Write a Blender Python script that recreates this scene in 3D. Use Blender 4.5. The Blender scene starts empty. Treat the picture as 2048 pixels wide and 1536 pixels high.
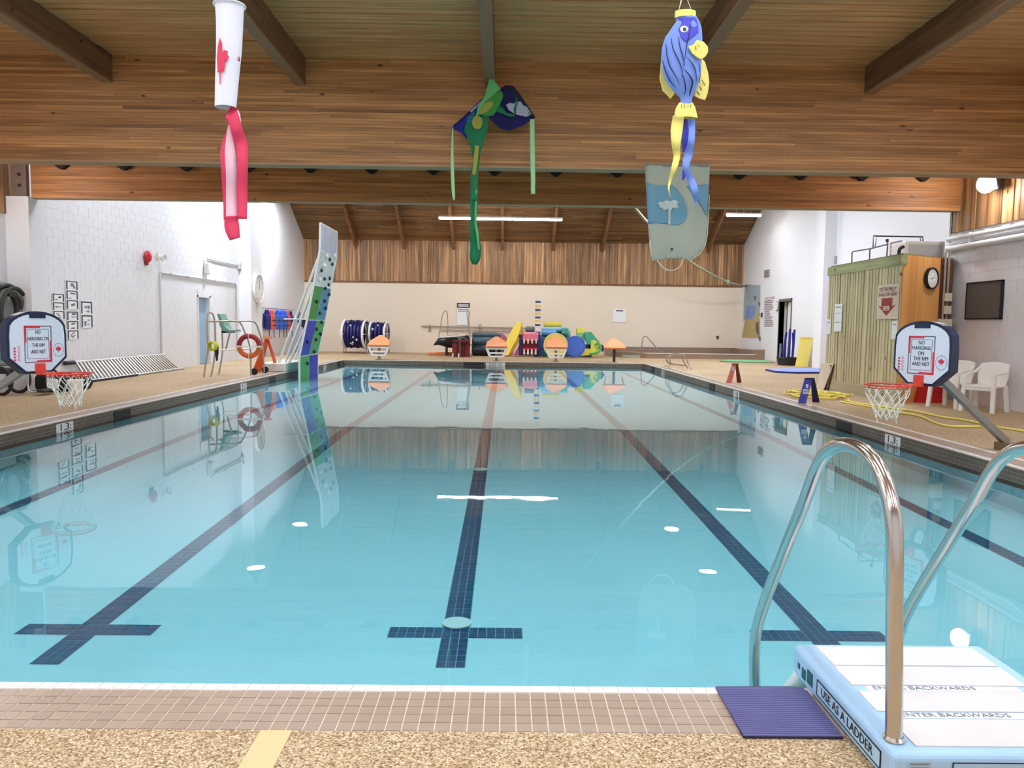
import bpy, bmesh, math, random
from mathutils import Vector, Matrix
from mathutils.geometry import tessellate_polygon
random.seed(7)
S = bpy.context.scene
COL = S.collection

# ---------------------------------------------------------------- camera
F, H = 1545.0, 1.335
YAW, PITCH, ROLL = math.atan(15/F), math.atan(118/F), 0.0125
fw = Vector((math.sin(YAW)*math.cos(PITCH), math.cos(YAW)*math.cos(PITCH), -math.sin(PITCH)))
r0 = Vector((math.cos(YAW), -math.sin(YAW), 0)); u0 = r0.cross(fw)
rt = r0*math.cos(ROLL) + u0*math.sin(ROLL); up = u0*math.cos(ROLL) - r0*math.sin(ROLL)
EYE = Vector((0, 0, H))
cam = bpy.data.objects.new('camera', bpy.data.cameras.new('camera')); COL.objects.link(cam)
cam.matrix_world = Matrix(((rt.x, up.x, -fw.x, 0), (rt.y, up.y, -fw.y, 0), (rt.z, up.z, -fw.z, H), (0, 0, 0, 1)))
cam.data.sensor_width = 36; cam.data.lens = F/2048*36; cam.data.clip_start = .05; cam.data.clip_end = 200
S.camera = cam
# measured points of the photograph turned into places on real planes of the hall
def ray(px, py): return rt*((px-1024)/F) - up*((py-768)/F) + fw
def onz(px, py, z): d = ray(px, py); return EYE + d*((z-H)/d.z)
def ony(px, py, y): d = ray(px, py); return EYE + d*(y/d.y)
def onx(px, py, x): d = ray(px, py); return EYE + d*(x/d.x)

# ---------------------------------------------------------------- world, exposure, lamp strengths
w = bpy.data.worlds.new('world'); S.world = w; w.use_nodes = True
w.node_tree.nodes['Background'].inputs[0].default_value = (.55, .62, .7, 1)
w.node_tree.nodes['Background'].inputs[1].default_value = .3
S.view_settings.view_transform = 'Standard'; S.view_settings.look = 'None'
S.view_settings.exposure = 0.3; S.view_settings.gamma = 1; S.view_settings.use_curve_mapping = False
HIGHBAY, TUBE, FLOOD, NEARFILL = 380.0, 48.0, 75.0, 34.0
MIDFILL = 62.0
try:
    S.cycles.use_denoising = True; S.cycles.max_bounces = 10; S.cycles.diffuse_bounces = 5
    S.cycles.glossy_bounces = 4; S.cycles.transparent_max_bounces = 12
    S.cycles.sample_clamp_indirect = 6; S.cycles.caustics_reflective = False; S.cycles.caustics_refractive = False
except Exception: pass

# ---------------------------------------------------------------- materials
def L(c):
    return tuple(((v/255)/12.92 if v/255 <= .04045 else ((v/255+.055)/1.055)**2.4) for v in c) + (1,)
MC = {}
def mat(name, rgb, rough=.5, metal=0, spec=.5, emit=0, alpha=1, rnd=0, noise=0, nscale=8, bump=0, bscale=60, trans=0, coat=0):
    if name in MC: return MC[name]
    m = bpy.data.materials.new(name); m.use_nodes = True; MC[name] = m
    nt = m.node_tree; b = nt.nodes['Principled BSDF']
    b.inputs['Base Color'].default_value = L(rgb); b.inputs['Roughness'].default_value = rough
    b.inputs['Metallic'].default_value = metal; b.inputs['Specular IOR Level'].default_value = spec
    b.inputs['Alpha'].default_value = alpha; b.inputs['Coat Weight'].default_value = coat
    if trans: b.inputs['Transmission Weight'].default_value = trans
    if emit:
        b.inputs['Emission Color'].default_value = L(rgb); b.inputs['Emission Strength'].default_value = emit
    last = None
    def val_mix(fac_socket, amp):
        nonlocal last
        hs = nt.nodes.new('ShaderNodeHueSaturation')
        mr = nt.nodes.new('ShaderNodeMapRange'); nt.links.new(fac_socket, mr.inputs[0])
        mr.inputs[3].default_value = 1-amp; mr.inputs[4].default_value = 1+amp
        nt.links.new(mr.outputs[0], hs.inputs['Value'])
        if last: nt.links.new(last, hs.inputs['Color'])
        else: hs.inputs['Color'].default_value = L(rgb)
        last = hs.outputs[0]
    if rnd:
        oi = nt.nodes.new('ShaderNodeObjectInfo'); val_mix(oi.outputs['Random'], rnd)
    if noise or bump: tc = nt.nodes.new('ShaderNodeTexCoord')
    if noise:
        n = nt.nodes.new('ShaderNodeTexNoise'); n.inputs['Scale'].default_value = nscale; n.inputs['Detail'].default_value = 4
        nt.links.new(tc.outputs['Object'], n.inputs['Vector']); val_mix(n.outputs[0], noise)
    if last: nt.links.new(last, b.inputs['Base Color'])
    if bump:
        n = nt.nodes.new('ShaderNodeTexNoise'); n.inputs['Scale'].default_value = bscale
        nt.links.new(tc.outputs['Object'], n.inputs['Vector'])
        bp = nt.nodes.new('ShaderNodeBump'); bp.inputs['Strength'].default_value = bump; bp.inputs['Distance'].default_value = .01
        nt.links.new(n.outputs[0], bp.inputs['Height']); nt.links.new(bp.outputs[0], b.inputs['Normal'])
    return m
def wood(name, c1, c2, axis=0, rnd=.35, rough=.55, knots=True, sc=1.0):
    m = bpy.data.materials.new(name); m.use_nodes = True; MC[name] = m
    nt = m.node_tree; N = nt.nodes.new; b = nt.nodes['Principled BSDF']; b.inputs['Roughness'].default_value = rough
    tc = N('ShaderNodeTexCoord'); oi = N('ShaderNodeObjectInfo')
    mul = N('ShaderNodeVectorMath'); mul.operation = 'MULTIPLY'
    s = [14*sc]*3; s[axis] = .7*sc; mul.inputs[1].default_value = s
    nt.links.new(tc.outputs['Object'], mul.inputs[0])
    mm = N('ShaderNodeMath'); mm.operation = 'MULTIPLY'; mm.inputs[1].default_value = 57; nt.links.new(oi.outputs['Random'], mm.inputs[0])
    ad = N('ShaderNodeVectorMath'); ad.operation = 'ADD'; nt.links.new(mul.outputs[0], ad.inputs[0]); nt.links.new(mm.outputs[0], ad.inputs[1])
    n = N('ShaderNodeTexNoise'); n.inputs['Scale'].default_value = 1; n.inputs['Detail'].default_value = 5; n.inputs['Distortion'].default_value = .4
    nt.links.new(ad.outputs[0], n.inputs['Vector'])
    cr = N('ShaderNodeValToRGB'); cr.color_ramp.elements[0].position = .3; cr.color_ramp.elements[1].position = .7
    cr.color_ramp.elements[0].color = L(c1); cr.color_ramp.elements[1].color = L(c2); nt.links.new(n.outputs[0], cr.inputs[0])
    hs = N('ShaderNodeHueSaturation'); mr = N('ShaderNodeMapRange'); nt.links.new(oi.outputs['Random'], mr.inputs[0])
    mr.inputs[3].default_value = 1-rnd; mr.inputs[4].default_value = 1+rnd
    nt.links.new(mr.outputs[0], hs.inputs['Value']); nt.links.new(cr.outputs[0], hs.inputs['Color'])
    out = hs.outputs[0]
    if knots:
        v = N('ShaderNodeTexVoronoi'); v.inputs['Scale'].default_value = 1
        m2 = N('ShaderNodeVectorMath'); m2.operation = 'MULTIPLY'; k = [3.2]*3; k[axis] = 1.6; m2.inputs[1].default_value = k
        nt.links.new(tc.outputs['Object'], m2.inputs[0])
        a2 = N('ShaderNodeVectorMath'); a2.operation = 'ADD'; nt.links.new(m2.outputs[0], a2.inputs[0]); nt.links.new(mm.outputs[0], a2.inputs[1])
        nt.links.new(a2.outputs[0], v.inputs['Vector'])
        r2 = N('ShaderNodeValToRGB'); r2.color_ramp.elements[0].position = .05; r2.color_ramp.elements[1].position = .09
        r2.color_ramp.elements[0].color = (.18, .12, .08, 1); r2.color_ramp.elements[1].color = (1, 1, 1, 1)
        nt.links.new(v.outputs['Distance'], r2.inputs[0])
        mx = N('ShaderNodeMix'); mx.data_type = 'RGBA'; mx.blend_type = 'MULTIPLY'; mx.inputs[0].default_value = 1
        nt.links.new(out, mx.inputs[6]); nt.links.new(r2.outputs[0], mx.inputs[7]); out = mx.outputs[2]
    nt.links.new(out, b.inputs['Base Color'])
    return m
def deck_mat():
    m = bpy.data.materials.new('pebble_deck'); m.use_nodes = True; nt = m.node_tree; N = nt.nodes.new; b = nt.nodes['Principled BSDF']
    tc = N('ShaderNodeTexCoord')
    v = N('ShaderNodeTexVoronoi'); v.inputs['Scale'].default_value = 170; nt.links.new(tc.outputs['Object'], v.inputs['Vector'])
    bw = N('ShaderNodeSeparateColor'); nt.links.new(v.outputs['Color'], bw.inputs[0])
    cr = N('ShaderNodeValToRGB'); e = cr.color_ramp.elements
    e[0].position = 0; e[0].color = L((116, 88, 62)); e[1].position = 1; e[1].color = L((244, 232, 208))
    for p, c in ((.12, (150, 120, 84)), (.4, (186, 160, 122)), (.7, (214, 194, 158))):
        x = e.new(p); x.color = L(c)
    nt.links.new(bw.outputs[0], cr.inputs[0])
    n = N('ShaderNodeTexNoise'); n.inputs['Scale'].default_value = .55; n.inputs['Detail'].default_value = 5
    nt.links.new(tc.outputs['Object'], n.inputs['Vector'])
    c2 = N('ShaderNodeValToRGB'); c2.color_ramp.elements[0].position = .38; c2.color_ramp.elements[1].position = .66
    c2.color_ramp.elements[0].color = L((226, 218, 206)); c2.color_ramp.elements[1].color = L((240, 234, 228))
    nt.links.new(n.outputs[0], c2.inputs[0])
    mx = N('ShaderNodeMix'); mx.data_type = 'RGBA'; mx.blend_type = 'MULTIPLY'; mx.inputs[0].default_value = 1
    nt.links.new(cr.outputs[0], mx.inputs[6]); nt.links.new(c2.outputs[0], mx.inputs[7]); nt.links.new(mx.outputs[2], b.inputs['Base Color'])
    bp = N('ShaderNodeBump'); bp.inputs['Strength'].default_value = .35; bp.inputs['Distance'].default_value = .003
    nt.links.new(v.outputs['Distance'], bp.inputs['Height']); nt.links.new(bp.outputs[0], b.inputs['Normal'])
    b.inputs['Roughness'].default_value = .75
    return m
def water_mat():
    m = bpy.data.materials.new('pool_water'); m.use_nodes = True; nt = m.node_tree; N = nt.nodes.new; nt.nodes.clear()
    o = N('ShaderNodeOutputMaterial'); mix = N('ShaderNodeMixShader'); t = N('ShaderNodeBsdfTransparent'); g = N('ShaderNodeBsdfGlossy')
    t.inputs[0].default_value = (.85, .985, .99, 1); g.inputs['Roughness'].default_value = 0; g.inputs[0].default_value = (1, 1, 1, 1)
    fr = N('ShaderNodeFresnel'); fr.inputs[0].default_value = 1.33
    tc = N('ShaderNodeTexCoord'); mp = N('ShaderNodeMapping'); mp.inputs['Scale'].default_value = (1.0, .8, 1)
    n = N('ShaderNodeTexNoise'); n.inputs['Scale'].default_value = 1.6; n.inputs['Detail'].default_value = 2
    nt.links.new(tc.outputs['Object'], mp.inputs[0]); nt.links.new(mp.outputs[0], n.inputs['Vector'])
    bp = N('ShaderNodeBump'); bp.inputs['Strength'].default_value = .10; bp.inputs['Distance'].default_value = .011
    nt.links.new(n.outputs[0], bp.inputs['Height']); nt.links.new(bp.outputs[0], g.inputs['Normal'])
    nt.links.new(fr.outputs[0], mix.inputs[0]); nt.links.new(t.outputs[0], mix.inputs[1]); nt.links.new(g.outputs[0], mix.inputs[2]); nt.links.new(mix.outputs[0], o.inputs[0])
    return m
def emis(name, rgb, s):
    if name in MC: return MC[name]
    m = bpy.data.materials.new(name); m.use_nodes = True; nt = m.node_tree; nt.nodes.clear(); MC[name] = m
    o = nt.nodes.new('ShaderNodeOutputMaterial'); e = nt.nodes.new('ShaderNodeEmission'); e.inputs[0].default_value = L(rgb); e.inputs[1].default_value = s
    nt.links.new(e.outputs[0], o.inputs[0]); return m

WHITE = mat('white_paint', (230, 231, 236), .6, bump=.15, bscale=30)
WHITEB = mat('white_painted_block', (230, 231, 236), .55, rnd=0, noise=.03, nscale=2)
CREAM = mat('cream_paint', (234, 220, 200), .6, noise=.02, nscale=2)
GROUT = mat('pale_grout', (226, 214, 200), .7)
BROWNT = mat('brown_tile', (166, 146, 129), .3, rnd=.06, noise=.06, nscale=6)
DBROWNT = mat('dark_brown_tile', (98, 85, 72), .35, noise=.10, nscale=9)
WTILE = mat('white_tile', (238, 234, 230), .25, rnd=.03)
NAVYT = mat('navy_tile', (20, 62, 104), .3, rnd=.16)
BASIN = mat('pool_plaster', (156, 218, 231), .6, noise=.05, nscale=.9)
STEEL = mat('stainless_steel', (205, 200, 195), .18, metal=1)
GALV = mat('grey_metal', (150, 148, 142), .4, metal=.7)
DKMET = mat('dark_metal', (50, 48, 48), .5, metal=.4)
BLACK = mat('black_rubber', (22, 22, 25), .6)
NAVY = mat('navy_plastic', (24, 36, 66), .4)
RED = mat('red_paint', (205, 40, 52), .4)
DRED = mat('dark_red', (110, 22, 26), .5)
ORANGE = mat('orange_plastic', (226, 110, 40), .45)
PEACH = mat('faded_orange_top', (242, 160, 110), .6)
YEL = mat('yellow_foam', (240, 218, 90), .7)
BLUE = mat('royal_blue', (50, 84, 200), .5)
LBLUE = mat('light_blue_plastic', (166, 204, 236), .4)
WPL = mat('white_plastic', (238, 236, 232), .4)
NET = mat('white_cord', (238, 234, 222), .8)
PAPER = mat('white_paper', (236, 240, 240), .8)
INK = mat('black_ink', (30, 30, 36), .7)
GLULAM = wood('glulam_pine', (152, 100, 54), (208, 150, 92), 0, .24)
DGLU = wood('dark_glulam_pine', (146, 90, 44), (206, 144, 82), 0, .2)
PURL = wood('weathered_purlin', (98, 66, 46), (138, 100, 70), 1, .1)
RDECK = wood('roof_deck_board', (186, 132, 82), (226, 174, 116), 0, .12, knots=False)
VSID = wood('vertical_cedar_siding', (120, 82, 48), (196, 152, 106), 2, .38)
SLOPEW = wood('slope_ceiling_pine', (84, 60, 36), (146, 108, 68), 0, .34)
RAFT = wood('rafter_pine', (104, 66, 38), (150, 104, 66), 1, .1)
GREENW = wood('green_stained_board', (172, 162, 120), (212, 202, 164), 2, .10)
PLY = wood('orange_plywood', (196, 132, 66), (226, 172, 104), 2, .05, sc=.3)

# ---------------------------------------------------------------- objects and tags
def world(o):
    M = o.matrix_parent_inverse @ o.matrix_basis if o.parent else o.matrix_basis.copy()
    return world(o.parent) @ M if o.parent else M
def tag(o, label=None, cat=None, group=None, kind=None):
    if label: o['label'] = label
    if cat: o['category'] = cat
    if group: o['group'] = group
    if kind: o['kind'] = kind
    return o
def attach(o, parent):
    if parent: o.parent = parent; o.matrix_parent_inverse = world(parent).inverted()
def thing(name, label, cat, loc, group=None, rz=0):
    o = bpy.data.objects.new(name, None); COL.objects.link(o); o.empty_display_size = .1
    o.matrix_basis = Matrix.Translation(Vector(loc)) @ Matrix.Rotation(rz, 4, 'Z')
    return tag(o, label, cat, group)
def inst(name, mesh, parent, M):
    o = bpy.data.objects.new(name, mesh); COL.objects.link(o)
    o.matrix_basis = M if isinstance(M, Matrix) else Matrix.Translation(M)
    attach(o, parent); return o
def copy_tree(o, M=None, label=None, parent=None):
    c = o.copy(); COL.objects.link(c)
    if parent: c.parent = parent
    if M is not None: c.matrix_basis = M
    if label: c['label'] = label
    for ch in list(o.children): copy_tree(ch, parent=c)
    return c
class MB:
    def __init__(s, T=None): s.v = []; s.f = []; s.sm = []; s.T = T
    def add(s, vs, fs, smooth=False):
        k = len(s.v); s.v += [tuple(s.T @ Vector(v)) if s.T else tuple(v) for v in vs]
        s.f += [tuple(i+k for i in f) for f in fs]; s.sm += [smooth]*len(fs); return s
    def box(s, lo, hi):
        x0, y0, z0 = lo; x1, y1, z1 = hi
        return s.add([(x0,y0,z0),(x1,y0,z0),(x1,y1,z0),(x0,y1,z0),(x0,y0,z1),(x1,y0,z1),(x1,y1,z1),(x0,y1,z1)],
              [(0,3,2,1),(4,5,6,7),(0,1,5,4),(1,2,6,5),(2,3,7,6),(3,0,4,7)])
    def cbox(s, c, sz, M=None):
        h = [q/2 for q in sz]; vs = [Vector((x, y, z)) for z in (-h[2], h[2]) for x, y in ((-h[0],-h[1]),(h[0],-h[1]),(h[0],h[1]),(-h[0],h[1]))]
        vs = [Vector(c) + (M @ v if M else v) for v in vs]
        return s.add(vs, [(0,3,2,1),(4,5,6,7),(0,1,5,4),(1,2,6,5),(2,3,7,6),(3,0,4,7)])
    def rbox(s, c, sz, r, n=3, M=None):   # box with rounded vertical edges and softened top
        hx, hy, hz = sz[0]/2, sz[1]/2, sz[2]/2; prof = []
        for cx, cy, a0 in ((hx-r, hy-r, 0), (-hx+r, hy-r, 90), (-hx+r, -hy+r, 180), (hx-r, -hy+r, 270)):
            for i in range(n+1):
                a = math.radians(a0 + 90*i/n); prof.append((cx, cy, math.cos(a), math.sin(a)))
        rings = []
        for k in range(n+1):
            a = math.pi/2*k/n; rings.append((-hz + r*(1-math.cos(a)) if False else -hz + r*(1-math.sin(a)) , r*(1-math.cos(math.pi/2 - a)) if False else r*(1-math.cos(a))))
        lower = [(-hz + r*(1-math.sin(math.pi/2*k/n)), 1-math.cos(math.pi/2*k/n)) for k in range(n, -1, -1)]
        lower = [(-hz + r - r*math.cos(math.pi/2*k/n), math.sin(math.pi/2*k/n)) for k in range(n+1)]
        allr = lower + [(-z, q) for z, q in reversed(lower)]
        vs = []; m = len(prof)
        for z, q in allr:
            for cx, cy, ca, sa in prof: vs.append(Vector((cx + r*q*ca, cy + r*q*sa, z)))
        vs = [Vector(c) + (M @ v if M else v) for v in vs]
        fs = [tuple(range(m-1, -1, -1)), tuple(range((len(allr)-1)*m, len(allr)*m))]
        for j in range(len(allr)-1):
            for i in range(m): fs.append((j*m+i, j*m+(i+1) % m, (j+1)*m+(i+1) % m, (j+1)*m+i))
        return s.add(vs, fs)
    def tube(s, pts, r, n=8, closed=False, caps=True):
        pts = [Vector(p) for p in pts]; m = len(pts)
        rr = r if isinstance(r, (list, tuple)) else [r]*m
        vs = []; up_ = None
        for i, p in enumerate(pts):
            if closed: d = pts[(i+1) % m]-pts[i-1]
            else: d = pts[min(i+1, m-1)]-pts[max(i-1, 0)]
            d.normalize()
            if up_ is None: up_ = Vector((0, 0, 1)) if abs(d.z) < .9 else Vector((0, 1, 0))
            a = d.cross(up_)
            if a.length < 1e-4: a = d.cross(Vector((1, .3, .2)))
            a.normalize(); b = a.cross(d); b.normalize(); up_ = b
            for k in range(n):
                t = 2*math.pi*k/n; vs.append(p + (a*math.cos(t)+b*math.sin(t))*rr[i])
        fs = []
        for i in range(m if closed else m-1):
            j = (i+1) % m
            for k in range(n): fs.append((i*n+k, i*n+(k+1) % n, j*n+(k+1) % n, j*n+k))
        s.add(vs, fs, True)
        if caps and not closed:
            s.add(vs[:n], [tuple(range(n-1, -1, -1))]); s.add(vs[-n:], [tuple(range(n))])
        return s
    def cyl(s, p0, p1, r, n=16): return s.tube([p0, p1], r, n)
    def prism(s, poly, vec):
        poly = [Vector(p) for p in poly]; vec = Vector(vec); n = len(poly)
        s.add(poly + [p+vec for p in poly], [tuple(range(n-1, -1, -1)), tuple(range(n, 2*n))] + [(i, (i+1) % n, n+(i+1) % n, n+i) for i in range(n)])
        return s
    def lathe(s, prof, c, axis=(0, 0, 1), n=24):
        ax = Vector(axis).normalized(); a = ax.cross(Vector((0, 1, 0)) if abs(ax.y) < .9 else Vector((1, 0, 0))).normalized(); b = ax.cross(a)
        vs = []; c = Vector(c)
        for r, h in prof:
            for k in range(n):
                t = 2*math.pi*k/n; vs.append(c + ax*h + (a*math.cos(t)+b*math.sin(t))*max(r, 1e-4))
        fs = []
        for i in range(len(prof)-1):
            for k in range(n): fs.append((i*n+k, i*n+(k+1) % n, (i+1)*n+(k+1) % n, (i+1)*n+k))
        fs.append(tuple(range(n-1, -1, -1))); fs.append(tuple(range((len(prof)-1)*n, len(prof)*n)))
        return s.add(vs, fs, False)
    def ball(s, c, r, n=10):
        r = r if isinstance(r, (tuple, list)) else (r, r, r); vs = []; c = Vector(c)
        for i in range(n+1):
            p = math.pi*i/n
            for k in range(2*n):
                t = math.pi*k/n; vs.append(c + Vector((r[0]*math.sin(p)*math.cos(t), r[1]*math.sin(p)*math.sin(t), r[2]*math.cos(p))))
        fs = [(i*2*n+k, (i+1)*2*n+k, (i+1)*2*n+(k+1) % (2*n), i*2*n+(k+1) % (2*n)) for i in range(n) for k in range(2*n)]
        return s.add(vs, fs, True)
    def ring(s, c, R, r, normal=(0, 0, 1), n=32, m=8, a0=0, a1=360):
        nn = Vector(normal).normalized(); a = nn.cross(Vector((0, 0, 1)) if abs(nn.z) < .9 else Vector((0, 1, 0))).normalized(); b = nn.cross(a)
        full = (a1-a0) >= 360; k = n if full else n+1
        pts = [Vector(c) + (a*math.cos(math.radians(a0+(a1-a0)*i/n)) + b*math.sin(math.radians(a0+(a1-a0)*i/n)))*R for i in range(k)]
        return s.tube(pts, r, m, closed=full)
    def mesh(s, name, m):
        me = bpy.data.meshes.new(name); me.from_pydata(s.v, [], s.f); me.update()
        if any(s.sm): me.polygons.foreach_set('use_smooth', s.sm)
        me.materials.append(m); return me
    def build(s, name, m, parent=None, label=None, cat=None, group=None, kind=None):
        o = bpy.data.objects.new(name, s.mesh(name, m)); COL.objects.link(o); attach(o, parent)
        return tag(o, label, cat, group, kind)
def fix_normals(o):
    bm = bmesh.new(); bm.from_mesh(o.data); bmesh.ops.recalc_face_normals(bm, faces=bm.faces); bm.to_mesh(o.data); bm.free(); return o
def sheet(name, poly, fn, th, m, parent=None, step=None, smooth=True, **kw):
    """2-D outline cut into a grid, mapped through fn(u, v, offset) and given thickness th"""
    bm = bmesh.new(); vs = [bm.verts.new((p[0], p[1], 0)) for p in poly]
    for t in tessellate_polygon([[Vector((p[0], p[1], 0)) for p in poly]]):
        try: bm.faces.new([vs[i] for i in t])
        except Exception: pass
    if step:
        us = [p[0] for p in poly]; ws = [p[1] for p in poly]
        for ax, lo, hi in ((0, min(us), max(us)), (1, min(ws), max(ws))):
            k = lo + step
            while k < hi:
                co = (k, 0, 0) if ax == 0 else (0, k, 0); no = (1, 0, 0) if ax == 0 else (0, 1, 0)
                bmesh.ops.bisect_plane(bm, geom=bm.verts[:]+bm.edges[:]+bm.faces[:], plane_co=co, plane_no=no, dist=1e-5); k += step
    bm.verts.ensure_lookup_table(); bm.verts.index_update()
    n = len(bm.verts); base = [(v.co.x, v.co.y) for v in bm.verts]
    faces = [[v.index for v in f.verts] for f in bm.faces]
    bd = [(e.verts[0].index, e.verts[1].index) for e in bm.edges if len(e.link_faces) == 1]
    bm.free()
    V = [fn(u, v, 0) for u, v in base] + [fn(u, v, th) for u, v in base]
    FS = [tuple(f) for f in faces] + [tuple(i+n for i in reversed(f)) for f in faces] + [(a, b, b+n, a+n) for a, b in bd]
    b = MB(); b.add(V, FS, smooth); o = b.build(name, m, parent, **kw)
    o.data.polygons.foreach_set('use_smooth', [smooth and i < 2*len(faces) for i in range(len(FS))])
    return fix_normals(o)
def txt(s, at_, rvec, uvec, size, m, parent, name='lettering', align='CENTER', ext=.0015, sx=1):
    c = bpy.data.curves.new(name, 'FONT'); c.body = s; c.size = size; c.align_x = align; c.align_y = 'CENTER'; c.extrude = ext
    c.resolution_u = 2; c.materials.append(m)
    r = Vector(rvec).normalized(); u = Vector(uvec).normalized(); n = r.cross(u)
    M = Matrix(((r.x*sx, u.x, n.x, at_[0]), (r.y*sx, u.y, n.y, at_[1]), (r.z*sx, u.z, n.z, at_[2]), (0, 0, 0, 1)))
    tmp = bpy.data.objects.new('tmp', c); me = bpy.data.meshes.new_from_object(tmp); bpy.data.objects.remove(tmp)
    if not me.materials: me.materials.append(m)
    return inst(name, me, parent, M)

# ================================================================ SETTING
PX0, PX1, PY0, PY1, WZ = -5.85, 5.05, 2.77, 28.0, -.15
XL, XR, XRF, YB, YJ, YF = -9.3, 8.6, 11.0, 36.0, 15.1, -5.0
CW = .325
DECK = deck_mat()
g = MB()
g.box((XL-.1, YF, -.6), (XRF+.1, PY0-CW, 0)); g.box((XL-.1, PY1+CW, -.6), (XRF+.1, YB+.1, 0))
g.box((XL-.1, PY0-CW, -.6), (PX0-CW, PY1+CW, 0)); g.box((PX1+CW, PY0-CW, -.6), (XRF+.1, PY1+CW, 0))
floor = g.build('floor', DECK, kind='structure', label='tan pebble-finish pool deck around the basin')
MB().box((-.785, YF, -.01), (-.682, PY0-CW, .0015)).build('painted_stripe', mat('yellow_stripe', (224, 192, 142), .7, noise=.04, nscale=20), floor, label='pale yellow stripe painted on near deck')

# pool basin and water
zf = lambda y: -.545 + (y-2.77)*(.225/9.3) if y < 12.07 else -.32 + (y-12.07)*.004
ys = [PY0, 5, 7.5, 10, 12.07, 16, 20, 24, PY1]
b = MB(); vs = []
for y in ys: vs += [(PX0, y, zf(y)), (PX1, y, zf(y)), (PX0, y, WZ-.002), (PX1, y, WZ-.002)]
fs = []
for i in range(len(ys)-1):
    k = 4*i; fs += [(k, k+1, k+5, k+4), (k, k+4, k+6, k+2), (k+1, k+3, k+7, k+5)]
fs += [(0, 2, 3, 1)]; k = 4*(len(ys)-1); fs += [(k, k+1, k+3, k+2)]
b.add(vs, fs); basin = b.build('pool_basin', BASIN, kind='structure', label='pale turquoise swimming pool basin')
b = MB(); b.add([(PX0, PY0, WZ), (PX1, PY0, WZ), (PX1, PY1, WZ), (PX0, PY1, WZ)], [(0, 1, 2, 3)])
b.build('pool_water', water_mat(), label='still clear blue water filling the swimming pool', cat='water', kind='stuff')

# coping bed and tiles
b = MB()
b.box((PX0-CW, PY0-CW, -.20), (PX1+CW, PY0, -.0015)); b.box((PX0-CW, PY1, -.20), (PX1+CW, PY1+CW, -.0015))
b.box((PX0-CW, PY0, -.20), (PX0, PY1, -.0015)); b.box((PX1, PY0, -.20), (PX1+CW, PY1, -.0015))
cop = b.build('trim_1', GROUT, kind='structure', label='tiled coping around the pool edge')
P = .0541; G = .0045
tm = MB().box((0, 0, -.006), (P-G, P-G, .001)).mesh('tile', BROWNT)
wm = MB().box((0, 0, -.03), (P-G, .046, .003)).mesh('white_tile', WTILE)
xs = [-1.84 + i*P for i in range(68)]
rest = MB(); cnt = 0
for r in range(5):
    for i, x in enumerate(xs):
        y = PY0 - .055 - (r+1)*P + G
        if cnt < 300: inst('tile', tm, cop, Vector((x, y, random.uniform(-.0008, .0008)))); cnt += 1
        else: rest.box((x, y, -.006), (x+P-G, y+P-G, .001))
for x in xs: inst('white_tile', wm, cop, Vector((x, PY0-.05, 0)))
def strip(mb, x0, x1, y0, y1):     # coping rows elsewhere, joined
    x = x0
    while x < x1-1e-6:
        y = y0
        while y < y1-1e-6:
            mb.box((x, y, -.006), (min(x+P-G, x1), min(y+P-G, y1), .001)); y += P
        x += P
for x in [-1.84 - (i+1)*P for i in range(80)]:
    if x > PX0-CW: strip(rest, x, x+P-G, PY0-CW+.002, PY0-.055)
x = 1.84
while x < PX1+CW-P: strip(rest, x, x+P-G, PY0-CW+.002, PY0-.055); x += P
strip(rest, PX0-.3, PX0-.055, PY0, PY1); strip(rest, PX1+.055, PX1+.3, PY0, PY1); strip(rest, PX0-.3, PX1+.3, PY1+.055, PY1+.3)
rest.build('brown_tiles', BROWNT, cop, kind='stuff')
wst = MB()
y = PY0
while y < PY1:
    for xx in ((PX0-.05, PX0-.002), (PX1+.002, PX1+.05)): wst.box((xx[0], y, -.03), (xx[1], y+.049, .003))
    y += P
x = PX0
while x < PX1:
    wst.box((x, PY1+.002, -.03), (x+.049, PY1+.05, .003))
    if x < -1.9 or x > 1.84: wst.box((x, PY0-.05, -.03), (x+.049, PY0-.004, .003))
    x += P
wst.build('white_nosing', WTILE, cop, kind='stuff')
fc = MB()
y = PY0
while y < PY1:
    for k in range(3):
        z = -.010 - (k+1)*.0455
        fc.box((PX0-.01, y, z), (PX0+.004, y+P-G, z+.042)); fc.box((PX1-.004, y, z), (PX1+.01, y+P-G, z+.042))
    y += P
x = PX0
while x < PX1:
    for k in range(3):
        z = -.010-(k+1)*.0455; fc.box((x, PY1-.004, z), (x+P-G, PY1+.01, z+.042))
    x += P
fc.build('waterline_tiles', DBROWNT, cop, kind='stuff')
ow = MB()
y = PY0
while y < PY1:
    ow.box((PX0-.36, y, -.01), (PX0-.305, y+.05, .004)); ow.box((PX1+.305, y, -.01), (PX1+.36, y+.05, .004)); y += P
ow.build('outer_white_row', WTILE, cop, kind='stuff')
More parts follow.
